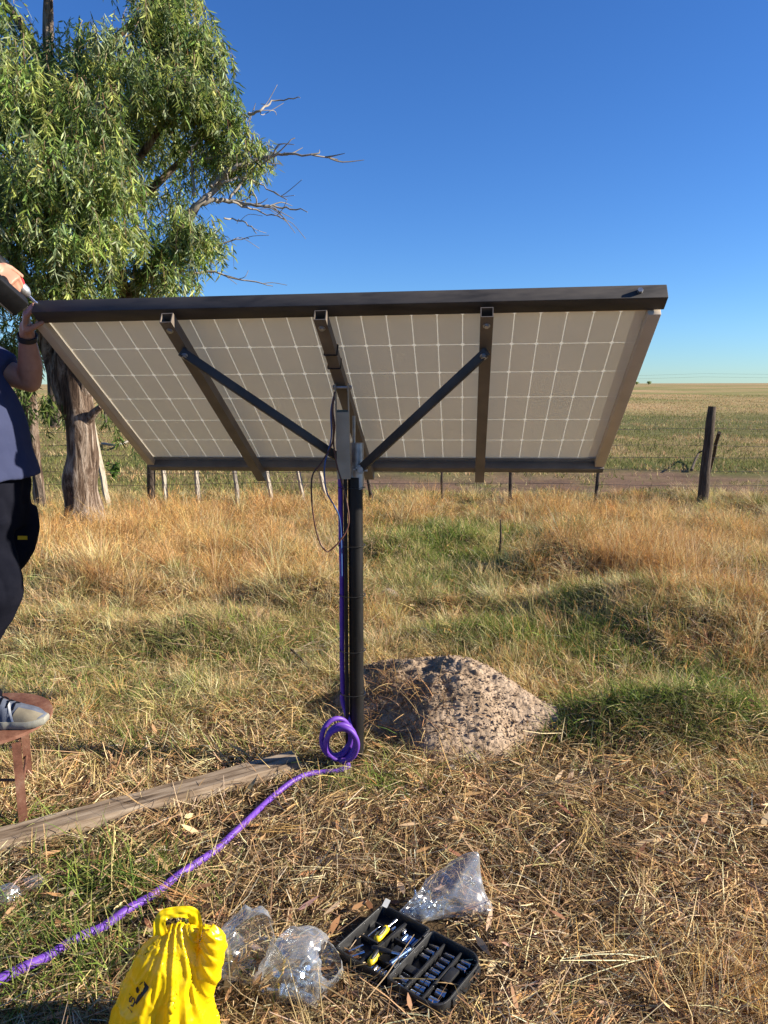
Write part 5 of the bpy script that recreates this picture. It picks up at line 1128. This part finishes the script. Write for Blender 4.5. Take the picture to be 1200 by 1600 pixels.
def yellow_bag():
    bx, by = -.568, 1.665; z0 = gzf(bx, by); t = empty('yellow_bag', (bx, by, z0), 'bright yellow plastic carrier bag with black print standing on the straw', 'bag')
    secs = [(0.0, .000, .112, .075), (.02, .0, .122, .085), (.06, .0, .128, .092), (.11, .002, .122, .088), (.16, .006, .108, .076), (.205, .016, .094, .062), (.235, .026, .082, .050), (.258, .032, .074, .040), (.275, .034, .070, .034)]
    zs = np.array([s[0] for s in secs]); n, m = 150, 46; bm = bmesh.new(); rings = []
    for k in range(m):
        z = .275 * k / (m - 1); ox, rx, ry = (np.interp(z, zs, [s[i] for s in secs]) for i in (1, 2, 3)); ring = []
        for j in range(n):
            a = j * math.tau / n; ca, sa = math.cos(a), math.sin(a); f = z / .275
            fold = (.007 + .004 * f) * (1 - 2 * abs(mnoise.noise(Vector((ca * 2.1 + z * 2, sa * 2.1, z * 1.6))))) + (.004 + .003 * f) * (1 - 2 * abs(mnoise.noise(Vector((ca * 5 + 9 + z * 3, sa * 5, z * 2.4))))) + .004 * f * math.sin(a * 9 + 2 * math.sin(z * 14))
            lump = .008 * mnoise.noise(Vector((ca * 1.2 + 3, sa * 1.2, z * 3)))
            zz = z + (.030 * mnoise.noise(Vector((ca * 2, sa * 2, 5))) + .018 * math.cos(2 * a)) * max(0, f - .8) * 5
            ring.append(bm.verts.new((bx + ox + (rx + fold + lump) * math.copysign(abs(ca) ** .85, ca), by + (ry + fold + lump) * math.copysign(abs(sa) ** .85, sa), z0 + zz)))
        rings.append(ring)
    for k in range(m - 1):
        for j in range(n): bm.faces.new((rings[k][j], rings[k][(j + 1) % n], rings[k + 1][(j + 1) % n], rings[k + 1][j]))
    bm.faces.new(rings[0][::-1]); bm.faces.new(rings[-1])
    from mathutils.bvhtree import BVHTree
    def strap(P, W, nrm, seed, amp=.006):
        b = bmesh.new(); Q = catmull(P, 9); q = len(Q); w_ = np.interp(np.linspace(0, 1, q), np.linspace(0, 1, len(W)), W); rows = []; nw = 12
        for i in range(q):
            tt = (Q[min(i + 1, q - 1)] - Q[max(i - 1, 0)]).normalized(); s = tt.cross(nrm).normalized(); nn = s.cross(tt); row = []
            for j in range(nw + 1):
                u = j / nw - .5; row.append(b.verts.new(Q[i] + s * u * w_[i] + nn * (amp * math.cos(u * 13 + .6 * math.sin(i * .35 + seed)) + .004 * mnoise.noise(Vector((i * .16, u * 3, seed))) - .05 * u * u * w_[i] * 6)))
            rows.append(row)
        for i in range(q - 1):
            for j in range(nw): b.faces.new((rows[i][j], rows[i][j + 1], rows[i + 1][j + 1], rows[i + 1][j]))
        bmesh_obj('handle', b, M['yellow'], t, sm=R(70), recalc=False)
    fr = Vector((0, -1, .5))
    strap(PX([(250, 1462, 1.650), (249, 1442, 1.655), (256, 1430, 1.662), (270, 1426, 1.668), (290, 1425, 1.672), (302, 1430, 1.678), (305, 1445, 1.680), (302, 1464, 1.685)]), [.034, .030, .027, .025, .027, .032, .036, .040], fr, 3, .0012)
    def tower(secs, seed):
        C_ = catmull([Vector(q[0]) for q in secs], 7); m2 = len(C_); RX = np.interp(np.linspace(0, 1, m2), np.linspace(0, 1, len(secs)), [q[1] for q in secs]); RY = np.interp(np.linspace(0, 1, m2), np.linspace(0, 1, len(secs)), [q[2] for q in secs]); rows = []
        for i in range(m2): rows.append([bm.verts.new(C_[i] + Vector((math.cos(a_) * RX[i], math.sin(a_) * RY[i], .008 * math.sin(a_ * 3 + seed) * i / m2))) for a_ in [j * math.tau / 48 for j in range(48)]])
        for i in range(m2 - 1):
            for j in range(48): bm.faces.new((rows[i][j], rows[i][(j + 1) % 48], rows[i + 1][(j + 1) % 48], rows[i + 1][j]))
        bm.faces.new(rows[0][::-1]); bm.faces.new(rows[-1])
    tower([(at(256, 1580, 1.665), .085, .070), (at(258, 1530, 1.66), .088, .062), (at(262, 1500, 1.66), .082, .050), (at(266, 1478, 1.665), .070, .036), (at(276, 1460, 1.668), .052, .022), (at(277, 1452, 1.668), .046, .014)], 2)
    tower([(at(302, 1590, 1.675), .034, .040), (at(312, 1556, 1.660), .038, .040), (at(323, 1522, 1.655), .034, .034), (at(331, 1492, 1.655), .029, .026), (at(333, 1470, 1.658), .028, .022), (at(330, 1454, 1.66), .022, .015), (at(326, 1447, 1.66), .010, .008)], 6)
    me = remesh(bm, .0036, 14, .6)
    nk = Vector((at(276, 1455, 1.668)))
    for v in me.vertices:
        d = v.co - nk; fl = min(1, max(0, (v.co.z - z0) / .06)); aa = math.atan2(d.x, -d.z + .05) * 5.5; rr = d.length
        ridge = lambda p, k: max(0.0, 1 - 2.4 * abs(mnoise.noise(p))) ** k
        c1 = ridge(Vector((aa * .62, rr * 3.0, d.y * 4)), 2.2); c2 = ridge(Vector((aa * 1.3 + 7, rr * 7, d.y * 9)), 3.5); c3 = ridge(v.co * 13 + Vector((3, 1, 7)), 4); lo = mnoise.noise(v.co * 9)
        v.co += v.normal * (.0085 * c1 + .0040 * c2 + .0030 * c3 + .006 * lo - .003) * (.35 + .65 * fl)
    me.update(); smooth(me); link('body', me, M['yellow'], t)
    # black print, laid on the front of the bag
    vv, ff = [], []
    for c_ in t.children:
        o_ = len(vv); vv += [v.co + t.location for v in c_.data.vertices]; ff += [[o_ + i for i in p.vertices] for p in c_.data.polygons]
    bt = BVHTree.FromPolygons(vv, ff)
    def mark(nm, polys, m):
        b = bmesh.new()
        for poly in polys:
            f = b.faces.new([b.verts.new((p[0], p[1], 0)) for p in poly])
        bmesh.ops.triangulate(b, faces=b.faces[:]); bmesh.ops.subdivide_edges(b, edges=b.edges[:], cuts=3, use_grid_fill=True)
        bad = []
        for v in b.verts:
            h = bt.ray_cast(Vector((0, 0, CAM_H)), ray(v.co.x, v.co.y).normalized())
            if h[0] is None: bad.append(v); continue
            nn = h[1] if h[1].y < 0 else -h[1]; v.co = h[0] + nn * .0016
        if bad: bmesh.ops.delete(b, geom=bad, context='VERTS')
        r = bmesh.ops.solidify(b, geom=b.faces[:], thickness=.0005); bmesh_obj(nm, b, m, t, recalc=True)
    Z = lambda pts: [(160 + x / 4.615, 1400 + y / 4.615) for x, y in pts]
    mark('black_emblem', [Z([(300, 606), (339, 657), (326, 684), (247, 782), (239, 766), (262, 716), (290, 686), (306, 650)]), Z([(243, 662), (256, 649), (270, 676), (261, 699), (247, 691)]), Z([(268, 634), (292, 612), (293, 620), (272, 640)])], M['black_mark'])
    def strokes(lines, w):
        out = []
        for ln in lines:
            for (x0, y0), (x1, y1) in zip(ln, ln[1:]):
                L_ = math.hypot(x1 - x0, y1 - y0); ux, uy = (x1 - x0) / L_, (y1 - y0) / L_; e = w * .35; x0_, y0_, x1_, y1_ = x0 - ux * e, y0 - uy * e, x1 + ux * e, y1 + uy * e
                out.append(Z([(x0_ - uy * w / 2, y0_ + ux * w / 2), (x1_ - uy * w / 2, y1_ + ux * w / 2), (x1_ + uy * w / 2, y1_ - ux * w / 2), (x0_ + uy * w / 2, y0_ - ux * w / 2)]))
        return out
    # the letter S, running down the bag's slope
    S_ = [(213, 722), (200, 738), (199, 760), (210, 764), (214, 748), (222, 734), (234, 742), (236, 764), (222, 794), (210, 790)]
    mark('letter_print', strokes([S_], 9), M['black_mark'])
    mark('small_print', strokes([[(186, 800), (190, 812)], [(194, 806), (198, 816)], [(203, 818), (206, 826)], [(210, 826), (214, 840)], [(214, 826), (218, 838)], [(196, 703), (203, 706)]], 3), M['black_mark'])
yellow_bag()

# ------------------------------------------------------------------ tool case
def tool_case():
    O = G(602, 1530, .045); H1 = G(674, 1455, .045); e2 = (H1 - O); e2.z = 0; LH = e2.length; e2.normalize(); e1 = Vector((e2.y, -e2.x, 0)); zb = gzf(O.x, O.y) + .004
    WA = .190; WB = .188
    t = empty('tool_case', (O.x, O.y, zb), 'open black plastic socket tool case lying on the straw', 'tool case')
    def T(u, v, z): return Vector((O.x, O.y, zb)) + e1 * u + e2 * v + Vector((0, 0, z))
    def rrect(u0, v0, u1, v1, r, big=()):
        pts = []
        for (cu, cv, a0, key) in ((u1, v1, 0, 'b'), (u0, v1, 90, 'a'), (u0, v0, 180, 'd'), (u1, v0, 270, 'c')):
            q = .045 if key in big else r; qu = cu - q if cu == u1 else cu + q; qv = cv - q if cv == v1 else cv + q
            for k in range(6): a = R(a0 + 18 * k); pts.append((qu + q * math.cos(a), qv + q * math.sin(a)))
        return pts
    def tray(nm, u0, u1, v0, v1, h, big):
        bm = bmesh.new(); out = rrect(u0, v0, u1, v1, .012, big); c = ((u0 + u1) / 2, (v0 + v1) / 2); n = len(out)
        def ins(d, z, sh=0): 
            return [bm.verts.new(T(c[0] + (u - c[0]) * (1 - d / (abs(u1 - u0) / 2)), c[1] + (v - c[1]) * (1 - d / (abs(v1 - v0) / 2)), z)) for u, v in out]
        R_ = [ins(.006, 0), ins(.0, .006), ins(0, h - .002), ins(.0012, h), ins(.0048, h), ins(.006, h - .002), ins(.0075, .012)]
        for a, b in zip(R_, R_[1:]):
            for k in range(n): bm.faces.new((a[k], a[(k + 1) % n], b[(k + 1) % n], b[k]))
        bm.faces.new(R_[0][::-1]); bm.faces.new(R_[-1]); return bmesh_obj(nm, bm, M['black_plastic'], t, sm=R(35))
    A = tray('lid_tray', -WA, -.003, -.002, LH + .004, .046, 'ad' and ''); B = tray('base_tray', .003, WB, -.004, LH - .002, .050, 'bc')
    for v in (.04, .115, .19):
        bm = bmesh.new(); add_cyl(bm, T(0, v, .046), T(0, v + .022, .046), .0055, n=12); bmesh_obj('hinge', bm, M['black_plastic'], t, sm=R(40))
    def ridge(par, pts, w, z0, z1, nm='insert'):
        bm = bmesh.new()
        for (u0, v0), (u1, v1) in zip(pts, pts[1:]): add_bar(bm, T(u0, v0, (z0 + z1) / 2), T(u1, v1, (z0 + z1) / 2), w, z1 - z0, up=Vector((0, 0, 1)), bev=.002)
        bmesh_obj(nm, bm, M['black_plastic'], par, sm=R(35))
    def block(par, u0, v0, u1, v1, z0, z1): 
        bm = bmesh.new(); add_bar(bm, T((u0 + u1) / 2, v0, (z0 + z1) / 2), T((u0 + u1) / 2, v1, (z0 + z1) / 2), u1 - u0, z1 - z0, up=Vector((0, 0, 1)), bev=.003); bmesh_obj('insert', bm, M['black_plastic'], par, sm=R(35))
    # moulded inserts of the base tray: three bays with scalloped cradles
    for u in (.060, .118): ridge(B, [(u, .010), (u, LH - .018)], .007, .011, .040)
    for (u0, u1, vs) in ((.010, .056, (.030, .056, .140, .166, .192)), (.064, .114, (.032, .058, .084, .110, .136, .162, .188)), (.122, .168, (.050, .080, .166, .190))):
        for v in vs: ridge(B, [(u0 + .010, v), (u1 - .010, v)], .006, .011, .034)
    block(B, .124, .094, .150, .156, .011, .040); block(B, .012, .072, .056, .098, .011, .030); block(B, .155, .088, .169, .158, .011, .022)
    # inserts of the lid tray
    ridge(A, [(-.100, .012), (-.094, LH * .5), (-.086, LH - .014)], .010, .011, .036); ridge(A, [(-.168, .100), (-.106, .104)], .007, .011, .034); ridge(A, [(-.082, .060), (-.012, .056)], .007, .011, .034); ridge(A, [(-.080, .150), (-.014, .150)], .006, .011, .034); ridge(A, [(-.168, .170), (-.100, .172)], .006, .011, .032)
    block(A, -.060, .100, -.030, .136, .011, .030)
    def thing_bm(nm, bm, m, lb, cat, grp=None): return tag(bmesh_obj(nm, bm, M[m], None, sm=R(35)), lb, cat, grp)
    def socket(u, v, r, ln, ang, lb, grp, z=None, m='chrome'):
        d = e1 * math.cos(ang) + e2 * math.sin(ang); c = T(u, v, .012 + r if z is None else z); bm = bmesh.new(); a, b = c - d * ln / 2, c + d * ln / 2; x, y, zz = frame(a, b); n = 20; rings = []
        for s, rr in ((0, r * .55), (0, r * .88), (.06, r * .95), (.42, r * .95), (.5, r), (.96, r), (1, r * .95), (1, r * .70), (.45, r * .66)):
            rings.append([bm.verts.new(a.lerp(b, s) + (x * math.cos(q) + y * math.sin(q)) * rr) for q in [k * math.tau / n for k in range(n)]])
        for i in range(len(rings) - 1):
            for k in range(n): bm.faces.new((rings[i][k], rings[i][(k + 1) % n], rings[i + 1][(k + 1) % n], rings[i + 1][k]))
        bm.faces.new(rings[-1]); thing_bm('socket', bm, m, lb, 'socket', grp)
    for k, (v, r) in enumerate([(.018, .0095), (.043, .0100), (.153, .0090), (.179, .0085), (.204, .0080)]): socket(.034, v, r, .027, R(4 * k - 8), 'chrome socket in the row of the base tray nearest the hinge', 'sockets in the hinge row')
    for k, v in enumerate([.019, .045, .071, .097, .123, .149, .175, .201]): socket(.089, v, .0115 - .0005 * k, .030, R(5 * math.sin(k)), 'chrome socket in the middle row of the base tray', 'sockets in the middle row')
    for k, v in enumerate([.030, .065, .178, .202]): socket(.145, v, .0125 - .0007 * k, .030, R(6 * math.sin(k * 2)), 'chrome socket in the outermost row of the base tray', 'sockets in the outer row')
    for k in range(5): socket(-.070 + .011 * k, .028 - .0005 * k, .0048, .024, R(90), 'small chrome socket standing in a row by the near yellow grip', 'small sockets by the near yellow grip', .022, 'blue_steel' if k < 0 else 'chrome')
    for k in range(4): socket(-.060 + .013 * k, .176, .0060, .030, R(90), 'bluish chrome socket in the far row of the lid tray', 'far sockets in the lid tray', .024, 'blue_steel')
    for k, (u, v) in enumerate([(-.138, .150), (-.125, .160), (-.112, .190), (-.078, .202)]): socket(u, v, .0062, .018, R(70 + 9 * k), 'loose small chrome socket in the far corner of the lid tray', 'loose small sockets', .020)
    # drivers with yellow grips
    def driver(u, v, ang, lb, sh):
        d = e1 * math.cos(ang) + e2 * math.sin(ang); c = T(u, v, .030); g = T(u, v, .030); t2 = empty('screwdriver', g, lb, 'screwdriver')
        bm = bmesh.new(); add_tube(bm, [c, c + d * .006, c + d * .020, c + d * .045, c + d * .062, c + d * .068], [.006, .0115, .0125, .0105, .0115, .006], 16); gr = bmesh_obj('grip', bm, M['yellow_grip'], t2, sm=R(50))
        bm = bmesh.new(); x, y, z_ = frame(c, c + d); up = Vector((0, 0, 1)); s = d.cross(up); P = [c + d * q + up * (.0115) + s * .002 for q in (.012, .025, .04, .054)]; add_tube(bm, P, [.003, .0065, .0062, .003], 10); bmesh_obj('grip_pad', bm, M['black_plastic'], gr, sm=R(50))
        if sh: bm = bmesh.new(); add_cyl(bm, c - d * .002, c - d * sh, .0035, n=10); add_cyl(bm, c - d * (sh - .008), c - d * (sh + .006), .0055, n=10); bmesh_obj('shaft', bm, M['chrome'], t2, sm=R(40))
    driver(-.118, .108, R(95) , 'yellow handled driver with a long chrome shaft in the far half of the lid tray', .0)
    driver(-.075, .022, R(100), 'yellow handled driver in the near corner of the lid tray', .0)
    def rod(nm, a, b, r, m, lb, ends=None):
        bm = bmesh.new(); add_cyl(bm, a, b, r, n=12); d = (b - a).normalized()
        if ends: add_cyl(bm, b - d * .012, b + d * .002, ends, n=14); add_cyl(bm, a - d * .002, a + d * .008, ends, n=14)
        return thing_bm(nm, bm, m, lb, 'tool')
    rod('extension_bar', T(-.010, .042, .058), T(.004, .112, .062), .0052, 'blue_steel', 'bright bluish extension bar lying across the hinge of the tool case', .0068)
    rod('extension_bar', T(-.128, .122, .032), T(-.118, .212, .034), .0036, 'chrome', 'long thin chrome bar at the far edge of the lid tray', .0055)
    rod('hex_key', T(-.160, .030, .026), T(-.140, .074, .028), .0028, 'chrome', 'short chrome bar at the near left corner of the lid tray'); rod('hex_key', T(-.142, .016, .026), T(-.120, .052, .028), .0032, 'chrome', 'chrome bar beside the near driver in the lid tray', .005)
    rod('hex_key', T(-.152, .112, .026), T(-.147, .165, .028), .0024, 'chrome', 'thin chrome rod at the left edge of the lid tray')
    # ratchet: black handle, chrome head
    tr_ = empty('ratchet', T(-.070, .068, .036), 'black handled ratchet lying diagonally across the lid tray', 'ratchet'); a, b = T(-.104, .072, .038), T(-.006, .100, .044)
    bm = bmesh.new(); add_tube(bm, [a, a.lerp(b, .05), a.lerp(b, .4), a.lerp(b, .62)], [.006, .009, .0085, .006], 14); bmesh_obj('grip', bm, M['black_plastic'], tr_, sm=R(45))
    bm = bmesh.new(); add_cyl(bm, a.lerp(b, .6), a.lerp(b, .92), .0045, n=12); add_ell(bm, b, (.013, .013, .008), sub=3); bmesh_obj('head', bm, M['chrome'], tr_, sm=R(45))
    # the paper tag at the far corner
    bm = bmesh.new(); q = T(-.172, .222, .050); add_bar(bm, q, q + Vector((.012, .006, .022)), .018, .0012, up=Vector((.2, -.9, .3))); thing_bm('paper_tag', bm, 'white_tape', 'small white paper tag sticking up at the far corner of the tool case', 'tag')
    # latch on the near edge
    for v in (.05, .17): block(B, WB - .002, v, WB + .006, v + .03, .014, .044)
tool_case()
